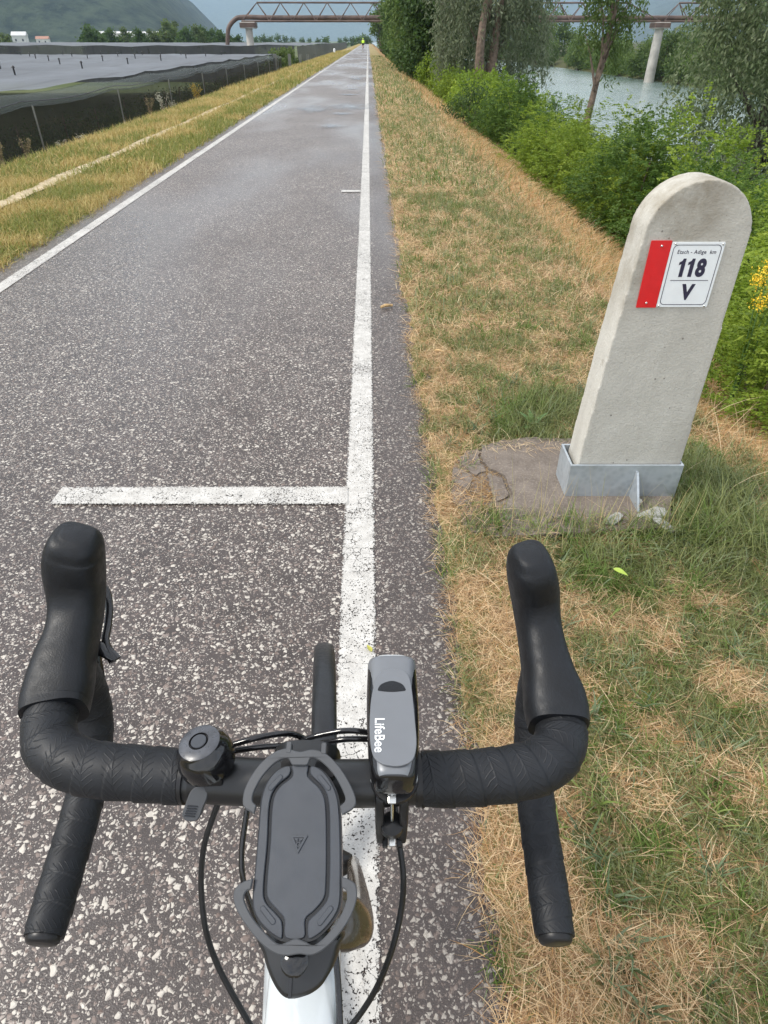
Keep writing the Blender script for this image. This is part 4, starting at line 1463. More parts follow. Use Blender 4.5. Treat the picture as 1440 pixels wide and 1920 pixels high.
def rock_me(name, s, seed):
    bm = bmesh.new(); bmesh.ops.create_icosphere(bm, subdivisions=2, radius=1)
    r = np.random.default_rng(seed); ax = r.normal(size=(7, 3)); ax /= np.linalg.norm(ax, axis=1)[:, None]
    for v in bm.verts:                                      # planes cut it into a chipped shape
        for a in ax:
            d = v.co.dot(Vector(a)) - .52
            if d > 0: v.co -= Vector(a) * d
        v.co = Vector((v.co.x * s[0], v.co.y * s[1], v.co.z * s[2]))
    me = bpy.data.meshes.new(name); bm.to_mesh(me); bm.free()
    return me


for i, (px, py, z, s, rz, lab) in enumerate([(1222, 962, .035, (.060, .034, .016), .2, 'flat broken piece of pale concrete lying right of the steel gusset'),
                                             (1150, 972, .035, (.042, .030, .010), .6, 'thin broken pale slab piece lying left of the steel gusset'),
                                             (1197, 942, .045, (.016, .014, .016), 1.2, 'small grey lump of rubble wedged beside the steel gusset'),
                                             (1245, 986, .028, (.050, .026, .012), 2.0, 'lowest broken concrete piece in the grass before the milestone')]):
    o = link('concrete_chunk', rock_me('concrete_chunk', s, 70 + i), M['rubble'])
    o.location = wp(px, py, z); o.rotation_euler = (R(6), R(-5), rz)
    tag(o, lab, 'rubble', 'broken concrete at the foot of the milestone')

# ------------------------------------------------------------------ grass
def blades(X, Y, Z, L, W, az, el0, el1, col, segs, r):
    n = len(X)
    dx, dy = np.cos(az), np.sin(az)
    sx, sy = -dy, dx
    tw = r.normal(size=n) * .5
    P = np.stack([X, Y, Z], 1)
    V = np.zeros((n, (segs + 1), 2, 3), np.float32)
    cur = P.copy()
    turn = r.normal(size=n) * .35
    for s in range(segs + 1):
        u = s / segs
        w = W * (1 - u ** 1.6) * .5 + W * .04
        side = np.stack([sx * np.cos(tw), sy * np.cos(tw), np.sin(tw)], 1) * w[:, None]
        V[:, s, 0] = cur - side; V[:, s, 1] = cur + side
        el = el0 + (el1 - el0) * u; a2 = az + turn * u
        cur = cur + np.stack([np.cos(a2) * np.cos(el), np.sin(a2) * np.cos(el), np.sin(el)], 1) * (L / segs)[:, None]
    # keep tips out of the soil
    V = V.reshape(n, -1, 3)
    zmin = (Z + .002)[:, None]
    V[:, :, 2] = np.maximum(V[:, :, 2], zmin)
    base = (np.arange(n) * (segs + 1) * 2)[:, None]
    F = np.concatenate([base + np.array([2 * s, 2 * s + 1, 2 * s + 3, 2 * s + 2])[None] for s in range(segs)], 1).reshape(-1, 4)
    C = np.repeat(col, (segs + 1) * 2, axis=0)
    return V.reshape(-1, 3), F, C


STRAW = [(.22, .120, .062), (.43, .285, .155), (.60, .445, .265), (.74, .61, .41)]
RUST = [(.24, .115, .042), (.40, .225, .088), (.52, .335, .15), (.62, .46, .25)]
GREEN = [(.070, .092, .026), (.135, .162, .050), (.225, .242, .092), (.195, .235, .135)]
FRESH = [(.065, .105, .020), (.105, .165, .034), (.15, .21, .055)]
pad_pts = np.array([to_world(loc_pt(px, py, .03))[:2] for px, py in [(876, 868), (918, 838), (1000, 826), (1262, 840), (1262, 958), (1200, 970), (1010, 958), (930, 952), (885, 940), (872, 910)]])


def in_poly(x, y, P):
    c = np.zeros(len(x), bool); j = len(P) - 1
    for i in range(len(P)):
        cond = ((P[i, 1] > y) != (P[j, 1] > y)) & (x < (P[j, 0] - P[i, 0]) * (y - P[i, 1]) / (P[j, 1] - P[i, 1] + 1e-12) + P[i, 0])
        c ^= cond; j = i
    return c


def in_view(x, y, m=.10):
    """keeps the blades where the photograph could look, with a margin to each side"""
    xc = x * CY - y * SY
    d = (x * SY + y * CY) * CP + CAM_H * SP
    return (np.abs(xc) < d * (.6 + m) + .25)


def meadow(n, x0, x1, y0, y1, r, dist='y'):
    u = r.random(n)
    y = y0 * (y1 / y0) ** u if dist == 'log' else y0 + (y1 - y0) * u
    x = r.uniform(x0, x1, n)
    return x, y


def make_grass(name, label, parts):
    Vs, Fs, Cs = [], [], []; o = 0
    for V, F, C in parts:
        Vs.append(V); Fs.append(F + o); Cs.append(C); o += len(V)
    ob = link(name, np_mesh(name, np.concatenate(Vs), np.concatenate(Fs), np.concatenate(Cs)), M['grass'])
    return tag(ob, label, kind='stuff')


r = np.random.default_rng(77)
g_green = lambda x, y: fbm(x * 8.5, y * 6.5, 91, 4) + .16 * (fbm(x * 1.1, y * .8, 93, 2) - .5)
lush = lambda x, y: (.35 + .75 * fbm(x * 6, y * 6, 92)) * np.exp(-(((x - 1.1) / .5) ** 2 + ((y - 1.66) / .25) ** 2)) + .8 * np.exp(-(((x - .72) / .22) ** 2 + ((y - 2.60) / .28) ** 2)) + .75 * np.exp(-(((x - 1.28) / .20) ** 2 + ((y - 1.95) / .4) ** 2))


def verge(n, x0, x1, y0, y1, wmul, lmul, segs, seed, log=False, beyond=False):
    r = np.random.default_rng(seed)
    x, y = meadow(n, x0, x1, y0, y1, r, 'log' if log else 'y')
    e = .21 + edge_noise(y)
    keep = (x > e + .01 - .03 * r.random(n)) & (in_view(x, y) != beyond) & ~in_poly(x, y, pad_pts)
    x, y, e = x[keep], y[keep], e[keep]; n = len(x)
    z = gz(x, y)
    g = g_green(x, y); lu = lush(x, y)
    slope = sstep(1.45, 2.1, x + (fbm(x * .7, y * .5, 95) - .5) * .9)
    near_edge = sstep(.22, .0, x - e - .1)
    pg = np.clip(sstep(.42, .60, g) * .70 + .14 + lu * .55 - slope * .55 - near_edge * .25, .03, .95)
    pg = np.where(y > 3.0, np.clip(pg * .85 + .02, 0, 1), pg)
    green = r.random(n) < pg
    fresh = green & (fbm(x * 9, y * 9, 97, 2) > .62)
    f = r.random(n)
    col = np.where(green[:, None], palette(GREEN, f), palette(STRAW, np.clip(f * .9 + .1 * slope, 0, 1)))
    col = np.where(fresh[:, None], palette(FRESH, f), col)
    rust = ~green & (r.random(n) < .12 + .75 * slope)
    col = np.where(rust[:, None], palette(RUST, f), col)
    L = np.where(green, r.uniform(.03, .075, n) * (1 + 1.5 * lu), r.uniform(.025, .09, n)) * lmul * (1 + .7 * slope)
    W = np.where(green, r.uniform(.0020, .0042, n), r.uniform(.0010, .0024, n)) * wmul
    clump = vnoise(x * 30, y * 30, 99) * 6.28
    az = np.where(green, clump + r.normal(size=n) * 1.2, r.uniform(0, 6.28, n))
    el0 = np.where(green, r.uniform(.5, 1.45, n), r.uniform(-.1, .75, n))
    el1 = np.where(green, el0 - r.uniform(.3, 1.5, n), r.uniform(-.5, .3, n))
    zz = z + np.where(green, 0, r.uniform(0, .018, n))
    return blades(x, y, zz, L, W, az, el0, el1, col, segs, r)


TUFTS = []
r = np.random.default_rng(88)
nt = 420
ty = .35 + 2.6 * r.random(nt); tx = r.uniform(.30, 1.9, nt)
k = in_view(tx, ty, .02) & ~in_poly(tx, ty, pad_pts) & ((tx > .42) | (r.random(nt) < .3)) & (tx < 1.5)
tx, ty = tx[k], ty[k]
for a, b_ in zip(tx, ty):
    m_ = int(r.integers(8, 22)); s_ = r.uniform(.7, 1.25)
    blue = r.random() < .6
    cols = [(.075, .115, .055), (.12, .165, .085), (.19, .23, .135)] if blue else [(.085, .13, .028), (.15, .205, .05), (.21, .26, .085)]
    xx = a + r.normal(size=m_) * .012; yy_ = b_ + r.normal(size=m_) * .012
    TUFTS.append(blades(xx, yy_, gz(xx, yy_), s_ * r.uniform(.035, .085, m_), s_ * r.uniform(.0035, .0065, m_), r.uniform(0, 6.28, m_), r.uniform(.35, 1.35, m_), r.uniform(-.35, .5, m_), palette(cols, r.random(m_)), 4, r))
make_grass('grass', 'dry straw and short green grass covering the right verge', [
    verge(62000, .12, 1.7, .30, 1.5, .75, .85, 3, 201),
    verge(90000, .12, 2.9, 1.5, 3.6, 1.0, 1.0, 3, 202),
    verge(80000, .12, 3.9, 3.6, 8.0, 1.7, 1.3, 2, 203),
    verge(34000, .12, 3.6, -.4, 4.0, 1.6, 1.4, 2, 206, beyond=True),
    verge(60000, .12, 4.2, 8.0, 20.0, 3.2, 1.7, 2, 204),
    verge(40000, .12, 4.5, 20.0, 90.0, 9, 2.2, 1, 205, True)] + TUFTS)


def left_verge(n, y0, y1, wmul, lmul, segs, seed, log=False):
    r = np.random.default_rng(seed)
    x, y = meadow(n, -5.25, -2.68, y0, y1, r, 'log' if log else 'y')
    pathx = -3.78 + (fbm(y * .8, 3.0 + 0 * y, 31) - .5) * .16
    keep = (x < -2.73 + edge_noise(y + 50) * 1.2) & (np.abs(x - pathx) > .05 + .05 * r.random(n)) & in_view(x, y)
    x, y = x[keep], y[keep]; n = len(x)
    g = fbm(x * 2.2, y * 1.4, 191, 4)
    far_side = sstep(-3.8, -4.2, x)
    pg = np.clip(sstep(.40, .62, g) * .8 + .08 - .15 * far_side, .05, .9)
    green = r.random(n) < pg
    f = r.random(n)
    GOLD = [(.27, .19, .062), (.40, .31, .115), (.52, .43, .19)]
    OLIVE = [(.11, .13, .026), (.19, .205, .048), (.26, .27, .075)]
    col = np.where(green[:, None], palette(OLIVE, f), palette(GOLD, f))
    edge_t = sstep(-4.85, -5.3, x)
    L = r.uniform(.03, .10, n) * lmul
    W = r.uniform(.002, .004, n) * wmul
    el0 = r.uniform(.1, 1.4, n); el1 = el0 - r.uniform(.3, 1.3, n)
    return blades(x, y, gz(x, y), L, W, r.uniform(0, 6.28, n), el0, el1, col, segs, r)


make_grass('grass', 'mown golden and green grass on the left verge', [
    left_verge(70000, 3.3, 9.0, 2.0, 1.2, 2, 211), left_verge(70000, 9, 26, 3.6, 1.6, 2, 212), left_verge(40000, 26, 130, 9, 2.2, 1, 213, True)])

# tall dry stalks at the foot of the milestone and along the slope
r = np.random.default_rng(301)
P = []
for px, py, k, sp in [(985, 985, 10, 26), (1015, 990, 13, 22), (1060, 1002, 6, 30), (1140, 1000, 14, 60), (1235, 1000, 6, 30), (1080, 1010, 22, 75), (1180, 1005, 16, 50), (950, 995, 10, 30), (940, 1000, 5, 20), (1060, 1030, 8, 60)]:
    for _ in range(k): P.append((px + r.normal() * sp, py + r.normal() * 9))
W_ = np.array([list(wp(a, b_, .0)) for a, b_ in P]); n = len(W_)
tall = blades(W_[:, 0], W_[:, 1], W_[:, 2], r.uniform(.10, .27, n), r.uniform(.0016, .0026, n), r.uniform(0, 6.28, n), r.uniform(1.1, 1.5, n), r.uniform(.8, 1.45, n), palette([(.42, .31, .15), (.58, .47, .26), (.30, .32, .12)], r.random(n)), 4, r)
n = 900
x = r.uniform(1.2, 3.4, n); y = r.uniform(1.9, 9, n)
k = in_view(x, y); x, y = x[k], y[k]; n = len(x)
tall2 = blades(x, y, gz(x, y), r.uniform(.12, .34, n), r.uniform(.0018, .0034, n), r.uniform(0, 6.28, n), r.uniform(.5, 1.4, n), r.uniform(-.1, 1.0, n), palette(STRAW[1:], r.random(n)), 4, r)
n = 420
x = r.uniform(.25, 1.3, n); y = r.uniform(.35, 2.1, n)
k = ~in_poly(x, y, pad_pts) & in_view(x, y); x, y = x[k], y[k]; n = len(x)
tall3 = blades(x, y, gz(x, y) + .012, r.uniform(.07, .20, n), r.uniform(.0011, .0019, n), r.uniform(0, 6.28, n), r.uniform(-.05, .45, n), r.uniform(-.3, .2, n), palette(STRAW[1:], .4 + .6 * r.random(n)), 5, r)
make_grass('dry_grass', 'pale dry grass stalks standing and lying around the milestone', [tall, tall2, tall3])
# straw caught in the crack of the footing
n = 700
a_ = np.array([list(wp(px, py, .026)) for px, py in zip(r.normal(905, 22, n), r.normal(925, 34, n))])
crk = blades(a_[:, 0], a_[:, 1], a_[:, 2] - .012, r.uniform(.02, .06, n), r.uniform(.0012, .0022, n), r.uniform(0, 6.28, n), r.uniform(-.1, .5, n), r.uniform(-.4, .3, n), palette([(.22, .12, .05), (.38, .24, .11), (.5, .35, .17)], r.random(n)), 3, r)
n = 90
a_ = np.array([list(wp(px, py, .03)) for px, py in zip(r.uniform(900, 1060, n), r.normal(836, 6, n))])
crk2 = blades(a_[:, 0], a_[:, 1], a_[:, 2] + .004, r.uniform(.03, .08, n), r.uniform(.0012, .0022, n), r.uniform(0, 6.28, n), r.uniform(-.05, .3, n), r.uniform(-.2, .2, n), palette(STRAW[1:], r.random(n)), 3, r)
make_grass('straw', 'brown straw caught in the broken corner of the footing', [crk, crk2])
# uncut grass and weeds along the levee shoulder at left
n = 9000
y = 4.0 * (60 / 4.0) ** r.random(n); x = r.normal(-5.75, .2, n)
k = fbm(y * .5, y * 0 + 1, 401, 3) + .35 * r.random(n) > .55
x, y = x[k], y[k]; n = len(x)
make_grass('tall_grass', 'uncut dry grass along the left shoulder before the net', [
    blades(x, y, gz(x, y) - .02, r.uniform(.08, .30, n), r.uniform(.004, .008, n), r.uniform(0, 6.28, n), r.uniform(1.0, 1.5, n), r.uniform(.3, 1.4, n), palette([(.12, .11, .035), (.30, .23, .10), (.44, .35, .19)], r.random(n)), 2, r)])


# ------------------------------------------------------------------ weeds and single leaves
def weed_mesh(seed, stems, h, cols, leaves, W):
    r = np.random.default_rng(seed)
    b = MB(); P = []
    for i in range(stems):
        a = r.uniform(0, 6.28); t_ = r.uniform(.1, .35) * h
        p1 = (math.cos(a) * t_ * .4, math.sin(a) * t_ * .4, h * .55); p2 = (math.cos(a) * t_, math.sin(a) * t_, h * r.uniform(.75, 1))
        b.tube([(0, 0, -.1), p1, p2], [.008, .003], 5, n=7, up=(1, 0, 0))
        s = spline([(0, 0, 0), p1, p2], leaves)
        P.append(s[int(leaves * .25):] + r.normal(size=(leaves - int(leaves * .25), 3)) * .03)
    P = np.concatenate(P); n = len(P)
    D = rand_dirs(n, r) + np.array([0, 0, .3]); D /= np.linalg.norm(D, axis=1)[:, None]
    V, F, C = leaf_quads(P, D, W * 2.4 * (.6 + .8 * r.random(n)), W, palette(cols, r.random(n)), r)
    st = bpy.data.meshes.new('weed_stem'); st.from_pydata(b.v, [], b.f)
    return np_mesh('weed_foliage', V, F, C), st


DRYW = [(.10, .10, .035), (.20, .165, .07), (.34, .28, .16)]
wk = [weed_mesh(501, 9, .9, DRYW, 40, .018), weed_mesh(502, 7, .7, [(.22, .22, .16), (.40, .40, .32)], 30, .028), weed_mesh(503, 10, .9, [(.20, .13, .03), (.34, .24, .04), (.12, .13, .03)], 50, .03)]
WL = [('brown withered weed standing before the dark net', 0), ('pale grey seeding weed standing before the dark net', 1)]
for i, (px, yy, kd, s) in enumerate([(40, 9.4, 0, .9), (68, 9.6, 0, 1.25), (95, 10.2, 0, 1.0), (120, 10.9, 0, .8), (160, 11.8, 0, .75), (205, 13.2, 1, .55), (225, 14.2, 1, .6), (298, 19.0, 0, .9), (318, 20.5, 1, 1.25), (335, 22.0, 1, .9), (349, 23.5, 1, .8), (384, 27, 1, .8), (402, 30, 1, .8), (430, 36, 1, .9), (450, 41, 1, .9)]):
    x = at_y(px, 250, yy).x; x = min(max(x, -6.2), -5.5)
    plant('weed', wk[kd][0], wk[kd][1], (x, yy, float(gz(x, yy))), i * 1.9, s * .72, WL[kd][0], 'weed', 'tall weeds before the side net', part=('foliage', 'stem'))
x = -5.6
plant('weed', wk[2][0], wk[2][1], (x, 25.0, float(gz(x, 25.0))), 0, .72, 'yellow brown bushy weed standing out before the dark net', 'weed', part=('foliage', 'stem'))


def leaf_mesh(name, L, W, curl, fold, n=8):
    V = []; F = []
    for i in range(n + 1):
        u = i / n
        w = W * .5 * math.sin(math.pi * min(1, u ** .75)) + .0006
        z = curl * L * (u * u) ; y = L * u
        V += [(-w, y, z + fold * w), (0, y, z), (w, y, z + fold * w)]
    for i in range(n):
        F += [(i * 3, i * 3 + 1, i * 3 + 4, i * 3 + 3), (i * 3 + 1, i * 3 + 2, i * 3 + 5, i * 3 + 4)]
    return np_mesh(name, V, F, smooth=True)


M['dock'] = simple('dock_leaf', (.085, .16, .045), .5, var=.3, scale=40)
M['leaf_yellow'] = simple('yellow_leaf', (.42, .40, .08), .55, var=.2, scale=40)
M['leaf_lime'] = simple('lime_leaf', (.30, .40, .06), .5, var=.2, scale=40)
M['flower'] = simple('goldenrod_flower', (.75, .50, .02), .6, var=.2, scale=40)


def rosette(name, loc, leaves, label, cat, part='leaf'):
    t = empty(name, loc, 0, label, cat)
    for (az, el, L, W, curl) in leaves:
        o = link(part, leaf_mesh(part, L, W, curl, .25), M['dock'], t)
        o.rotation_euler = (R(el), 0, R(az)); o.location = (0, 0, .004)
    return t


p = wp(998, 800, .01)
rosette('dock_plant', (p.x, p.y, .004), [(175, 22, .060, .034, -.5), (140, 48, .065, .032, -.6), (100, 30, .05, .026, -.5), (60, 62, .085, .030, -.4), (10, 70, .075, .028, -.5), (215, 35, .05, .030, -.5), (300, 62, .08, .028, -.6), (265, 40, .045, .02, -.5)],
        'green dock plant with broad leaves behind the footing', 'plant')
# a few wilder grass clumps that stand out from the turf
for i, (px, py, lab, cnt, hgt, cols) in enumerate([
        (1100, 1238, 'bright green broad bladed grass tuft right of the right brake hood', 9, .075, FRESH), (1140, 1160, 'loose green grass tuft below the milestone', 16, .07, FRESH),
        (1350, 1470, 'upright green grass tuft near the right edge of the verge', 14, .08, FRESH), (1330, 1885, 'pale green grass tuft at the bottom edge of the verge', 12, .06, FRESH),
        (935, 712, 'small green grass tuft by the road behind the footing', 16, .06, FRESH), (1140, 1500, 'blue green grass tuft right of the drop bar end', 20, .075, GREEN), (1150, 1815, 'blue green grass tuft low on the verge', 22, .08, GREEN)]):
    p = wp(px, py, .01); rr = np.random.default_rng(600 + i)
    xx = rr.normal(size=cnt) * .014; yy_ = rr.normal(size=cnt) * .014
    V, F, C = blades(xx, yy_, np.zeros(cnt), hgt * rr.uniform(.5, 1.15, cnt), rr.uniform(.004, .0085, cnt), rr.uniform(0, 6.28, cnt), rr.uniform(.25, 1.3, cnt), rr.uniform(-.5, .5, cnt), palette(cols, rr.random(cnt)) * .85, 4, rr)
    o = link('grass_tuft', np_mesh('grass_tuft', V, F, C), M['grass']); o.location = (p.x, p.y, float(gz(p.x, p.y)))
    tag(o, lab, 'grass tuft')


def lone(name, px, py, z, me, m, rot, label, cat):
    o = link(name, me, m); o.location = wp(px, py, z); o.rotation_euler = rot
    return tag(o, label, cat)


lone('fallen_leaf', 1150, 1066, .075, leaf_mesh('fallen_leaf', .045, .016, -.25, .3), M['leaf_lime'], (R(10), R(10), R(-130)), 'lime green leaf lying on the grass below the milestone', 'leaf')
lone('fallen_leaf', 697, 1222, .006, leaf_mesh('fallen_leaf', .024, .014, .2, .4), M['leaf_yellow'], (R(8), R(15), R(40)), 'tiny yellow leaf lying on the white edge line behind the lamp', 'leaf')
b = MB(); b.tube([(0, 0, 0), (.03, .015, .006), (.075, .03, .002)], [.008, .011, .008], 8, n=8)
lone('twig', 714, 576, .012, None or (lambda o: o.data)(b.build('twig_form', M['twig'])), M['twig'], (0, 0, 0), 'short pale twig lying where the verge meets the asphalt', 'twig')
bpy.data.objects.remove(bpy.data.objects['twig_form'])
b = MB(); b.tube([(0, 0, 0), (.02, -.012, .006), (.05, -.02, .0)], [.004, .008, .003], 7, n=7)
lone('wood_chip', 815, 657, .03, (lambda o: o.data)(b.build('chip_form', M['twig'])), M['twig'], (0, 0, 0), 'small pale wood chip on the grass beside the road', 'wood chip')
bpy.data.objects.remove(bpy.data.objects['chip_form'])

# goldenrod right of the milestone and the feathery bush under it
gp = at_y(1452, 520, 3.1)
gr = empty('goldenrod', (gp.x, gp.y, float(gz(gp.x, gp.y))), 0, 'yellow flowering goldenrod at the right edge beside the milestone', 'flower')
rr = np.random.default_rng(71)
hh_ = gp.z - gr.location.z
b = MB(); FV = []; LV = []
for i in range(5):
    a = rr.uniform(0, 6.28); rad = rr.uniform(.02, .085)
    top = (math.cos(a) * rad, math.sin(a) * rad, hh_ + rr.uniform(-.10, .07))
    mid = (top[0] * .4, top[1] * .4, top[2] * .55)
    b.tube([(0, 0, -.05), mid, top], [.005, .002], 5, n=8, up=(1, 0, 0))
    FV.append(np.array(top) + rr.normal(size=(170, 3)) * np.array([.020, .020, .022]))
    LV.append(spline([(0, 0, .1), mid, top], 36) + rr.normal(size=(36, 3)) * .012)
b.build('stem', M['dock'], gr)
P = np.concatenate(FV); D = rand_dirs(len(P), rr)
V, F, C = leaf_quads(P, D, .010, .007, np.ones((len(P), 3)), rr)
link('flower_head', np_mesh('flower_head', V, F), M['flower'], gr)
P = np.concatenate(LV); D = rand_dirs(len(P), rr) + np.array([0, 0, .2]); D /= np.linalg.norm(D, axis=1)[:, None]
V, F, C = leaf_quads(P, D, .07, .013, palette(ROBIN, rr.random(len(P))), rr)
link('foliage', np_mesh('foliage', V, F, C), M['leaf'], gr)
for i, (x, y, s) in enumerate([(2.15, 3.1, .50), (2.75, 3.75, .72), (3.0, 4.4, .8)]):
    plant('bush', bmesh_kinds[i % 2], bst, (x, y, float(gz(x, y)) - .05), i * 2.2, s, ('low feathery green bush under the goldenrod', 'feathery green bush behind the goldenrod', 'feathery green bush at the right edge below the goldenrod')[i], 'bush', 'low bushes right of the milestone', part=('foliage', 'stem'))

# ------------------------------------------------------------------ white marker and cyclist far ahead
p = wp(627, 99, 0)
wm_ = MB(); wm_.tube([(0, 0, -.1), (0, 0, .38), (0, 0, .46), (0, 0, .50)], [.14, .14, .12, .05], 12)
o = wm_.build('marker_stone', M['lettering_white']); o.location = (p.x, p.y, 0)
tag(o, 'small white marker stone on the left verge far ahead', 'marker stone')

cyc_p = wp(681, 95.5, 0)
bk2 = empty('bicycle', cyc_p, R(1), 'far bicycle ridden by the cyclist in the bright jacket', 'bicycle')
for yy, nm in ((.5, 'front_wheel'), (-.5, 'rear_wheel')):
    b = MB()
    ringp = [(0, yy + .335 * math.cos(a), .345 + .335 * math.sin(a)) for a in np.linspace(0, 2 * math.pi, 33)]
    b.tube(ringp, .016, 8, up=(1, 0, 0), cap=False); b.build(nm, M['tyre'], bk2)
b = MB()
for a, c in [((0, -.15, .30), (0, -.28, .85)), ((0, -.15, .30), (0, .33, .68)), ((0, -.25, .78), (0, .30, .82)), ((0, .30, .85), (0, .50, .345)), ((0, -.15, .30), (0, -.5, .345)), ((0, -.26, .76), (0, -.5, .345))]:
    b.tube([a, c], .018, 7)
b.build('frame', M['black_plastic'], bk2)
b = MB(); b.tube([(-.21, .38, .93), (0, .36, .95), (.21, .38, .93)], .015, 7); b.build('handlebar', M['black_plastic'], bk2)
b = MB(); b.loft([(0, -.42, .93), (0, -.30, .95), (0, -.14, .93)], [.07, .06, .02], [.025, .03, .015], 10); b.build('saddle', M['black_plastic'], bk2)


def skin_obj(name, verts, edges, rad, m, parent, root=0, lev=1):
    me = bpy.data.meshes.new(name); me.from_pydata(verts, edges, []); o = link(name, me, m, parent)
    o.modifiers.new('skin', 'SKIN'); s = o.modifiers.new('sub', 'SUBSURF'); s.levels = s.render_levels = lev
    lay = me.skin_vertices[0] if me.skin_vertices else None
    if lay is None:
        bm = bmesh.new(); bm.from_mesh(me); bm.verts.layers.skin.verify(); bm.to_mesh(me); bm.free(); lay = me.skin_vertices[0]
    for i, q_ in enumerate(rad):
        lay.data[i].radius = q_ if isinstance(q_, tuple) else (q_, q_)
        lay.data[i].use_root = (i == root)
    return o


per = empty('person', cyc_p, R(1), 'cyclist in a bright yellow green jacket and black shorts riding away', 'person')
# pelvis, belly, chest, neck, head, arms to the bar, legs to the pedals
sv = [(0, -.25, .98), (0, -.12, 1.15), (0, .02, 1.36), (0, .10, 1.47), (0, .14, 1.56), (0, .16, 1.66),
      (-.17, .04, 1.38), (-.24, .18, 1.18), (-.20, .36, 1.00), (.17, .04, 1.38), (.24, .18, 1.18), (.20, .36, 1.00),
      (-.10, -.22, .94), (-.11, .12, .72), (-.11, -.06, .36), (-.11, .06, .30), (.10, -.22, .94), (.11, .10, .92), (.11, .02, .52), (.11, .14, .46)]
se = [(0, 1), (1, 2), (2, 3), (3, 4), (4, 5), (2, 6), (6, 7), (7, 8), (2, 9), (9, 10), (10, 11), (0, 12), (12, 13), (13, 14), (14, 15), (0, 16), (16, 17), (17, 18), (18, 19)]
sr = [(.14, .11), (.13, .10), (.16, .11), .055, .085, .075, .06, .048, .038, .06, .048, .038, .085, .06, .042, .035, .085, .06, .042, .035]
skin_obj('body', sv, se, sr, M['skin'], per)
skin_obj('jacket', [(x_, y_, z_) for x_, y_, z_ in sv[0:3]] + [sv[6], sv[7], (-.21, .33, 1.03), sv[9], sv[10], (.21, .33, 1.03), (0, .07, 1.45)], [(0, 1), (1, 2), (2, 3), (3, 4), (4, 5), (2, 6), (6, 7), (7, 8), (2, 9)],
         [(.17, .13), (.165, .13), (.19, .14), .075, .062, .05, .075, .062, .05, .075], M['hivis'], per, 1)
skin_obj('shorts', [(0, -.25, 1.0), sv[12], (-.11, .06, .76), sv[16], (.11, .06, .925)], [(0, 1), (1, 2), (0, 3), (3, 4)], [(.165, .14), .10, .075, .10, .075], M['black_cloth'], per)
b = MB(); b.lathe([(0, .10), (.05, .09), (.09, .05), (.105, 0), (.10, -.03)], (0, .15, 1.62), nseg=16); b.build('helmet', M['hivis'], per)
for sx, y_, z_ in ((-.11, .08, .27), (.11, .16, .43)):
    b = MB(); b.loft([(sx, y_ - .10, z_), (sx, y_, z_ + .01), (sx, y_ + .13, z_ - .01)], [.035, .042, .03], [.035, .04, .025], 10); b.build('shoe', M['black_plastic'], per)

# ------------------------------------------------------------------ the bicycle in the foreground
bike = empty('bicycle', (0, 0, 0), -YAW, 'black drop bar road bike with white frame seen from its saddle', 'bicycle')
A_ = np.array
BZ = .928
LP = lambda px, py, z: A_(loc_pt(px, py, z))


def wrap(pitch, amp, hand):
    def f(L, th):
        return 1 + amp * (((L / pitch + hand * th / (2 * math.pi)) % 1.0) - .5)
    return f


# bare bar and the stem
b = MB()
b.tube([LP(330, 1457, BZ), LP(450, 1465, BZ), LP(571, 1468, BZ), LP(700, 1468, BZ), LP(800, 1462, BZ)], .0172, 24, n=24, up=(0, 0, 1))
b.build('handlebar', M['bar_alloy'], bike)

HZ = [.930, .928]
left_path = [LP(347, 1456, BZ), LP(300, 1453, BZ), LP(250, 1449, BZ), LP(190, 1444, BZ), LP(135, 1430, BZ), LP(98, 1402, BZ), LP(92, 1365, BZ), LP(100, 1325, BZ + .002)]
right_path = [LP(790, 1460, BZ), LP(840, 1460, BZ), LP(900, 1457, BZ), LP(965, 1449, BZ), LP(1015, 1434, BZ), LP(1046, 1405, BZ), LP(1052, 1370, BZ), LP(1046, 1330, BZ + .002)]


def drop(end, side):
    e = A_(end)
    x1 = e[0]
    if side < 0: xs_ = [-.283, -.289, -.292, -.2925, -.2925, -.292, -.291, -.2905, -.290, -.2895]
    else: xs_ = [.147, .150, .151, .151, .150, .148, .147, .1465, .146, .1455]
    ys_ = [.372, .392, .400, .395, .375, .345, .312, .280, .250, .224]
    zs_ = [.925, .905, .870, .836, .806, .788, .780, .775, .770, .766]
    return [A_((a, b2, c)) for a, b2, c in zip(xs_, ys_, zs_)]


for side, path in ((-1, left_path), (1, right_path)):
    P = path + drop(path[-1], side)
    S = spline(P, 560)
    L = np.concatenate([[0], np.cumsum(np.linalg.norm(np.diff(S, axis=0), axis=1))])
    rad = np.interp(L, [0, .10, .20, .28, .40, L[-1] - .02, L[-1]], [.0202, .0208, .0208, .0200, .0178, .0176, .0165])
    b = MB(); b.loft(S, rad, rad, 56, up=(0, 0, 1), rfun=wrap(.0225, .050, side))
    tp = b.build('bar_tape', M['tape'], bike, uv=True, angle=60)
    e0, e1 = S[-1], S[-6]
    ax = (e0 - e1) / np.linalg.norm(e0 - e1)
    b = MB(); b.lathe([(0, .006), (.009, .0058), (.0125, .005), (.0142, .003), (.0145, 0), (.0145, -.006)], e0, axis=ax, nseg=24)
    b.build('end_plug', M['black_plastic'], bike)
# finishing tape rings beside the stem
for p_, q2 in ((LP(345, 1456, BZ), LP(356, 1457, BZ)), (LP(790, 1460, BZ), LP(776, 1461, BZ))):
    b = MB(); b.loft(spline([p_, q2], 6), .0198, .0198, 28); b.build('finishing_tape', M['black_plastic'], bike)


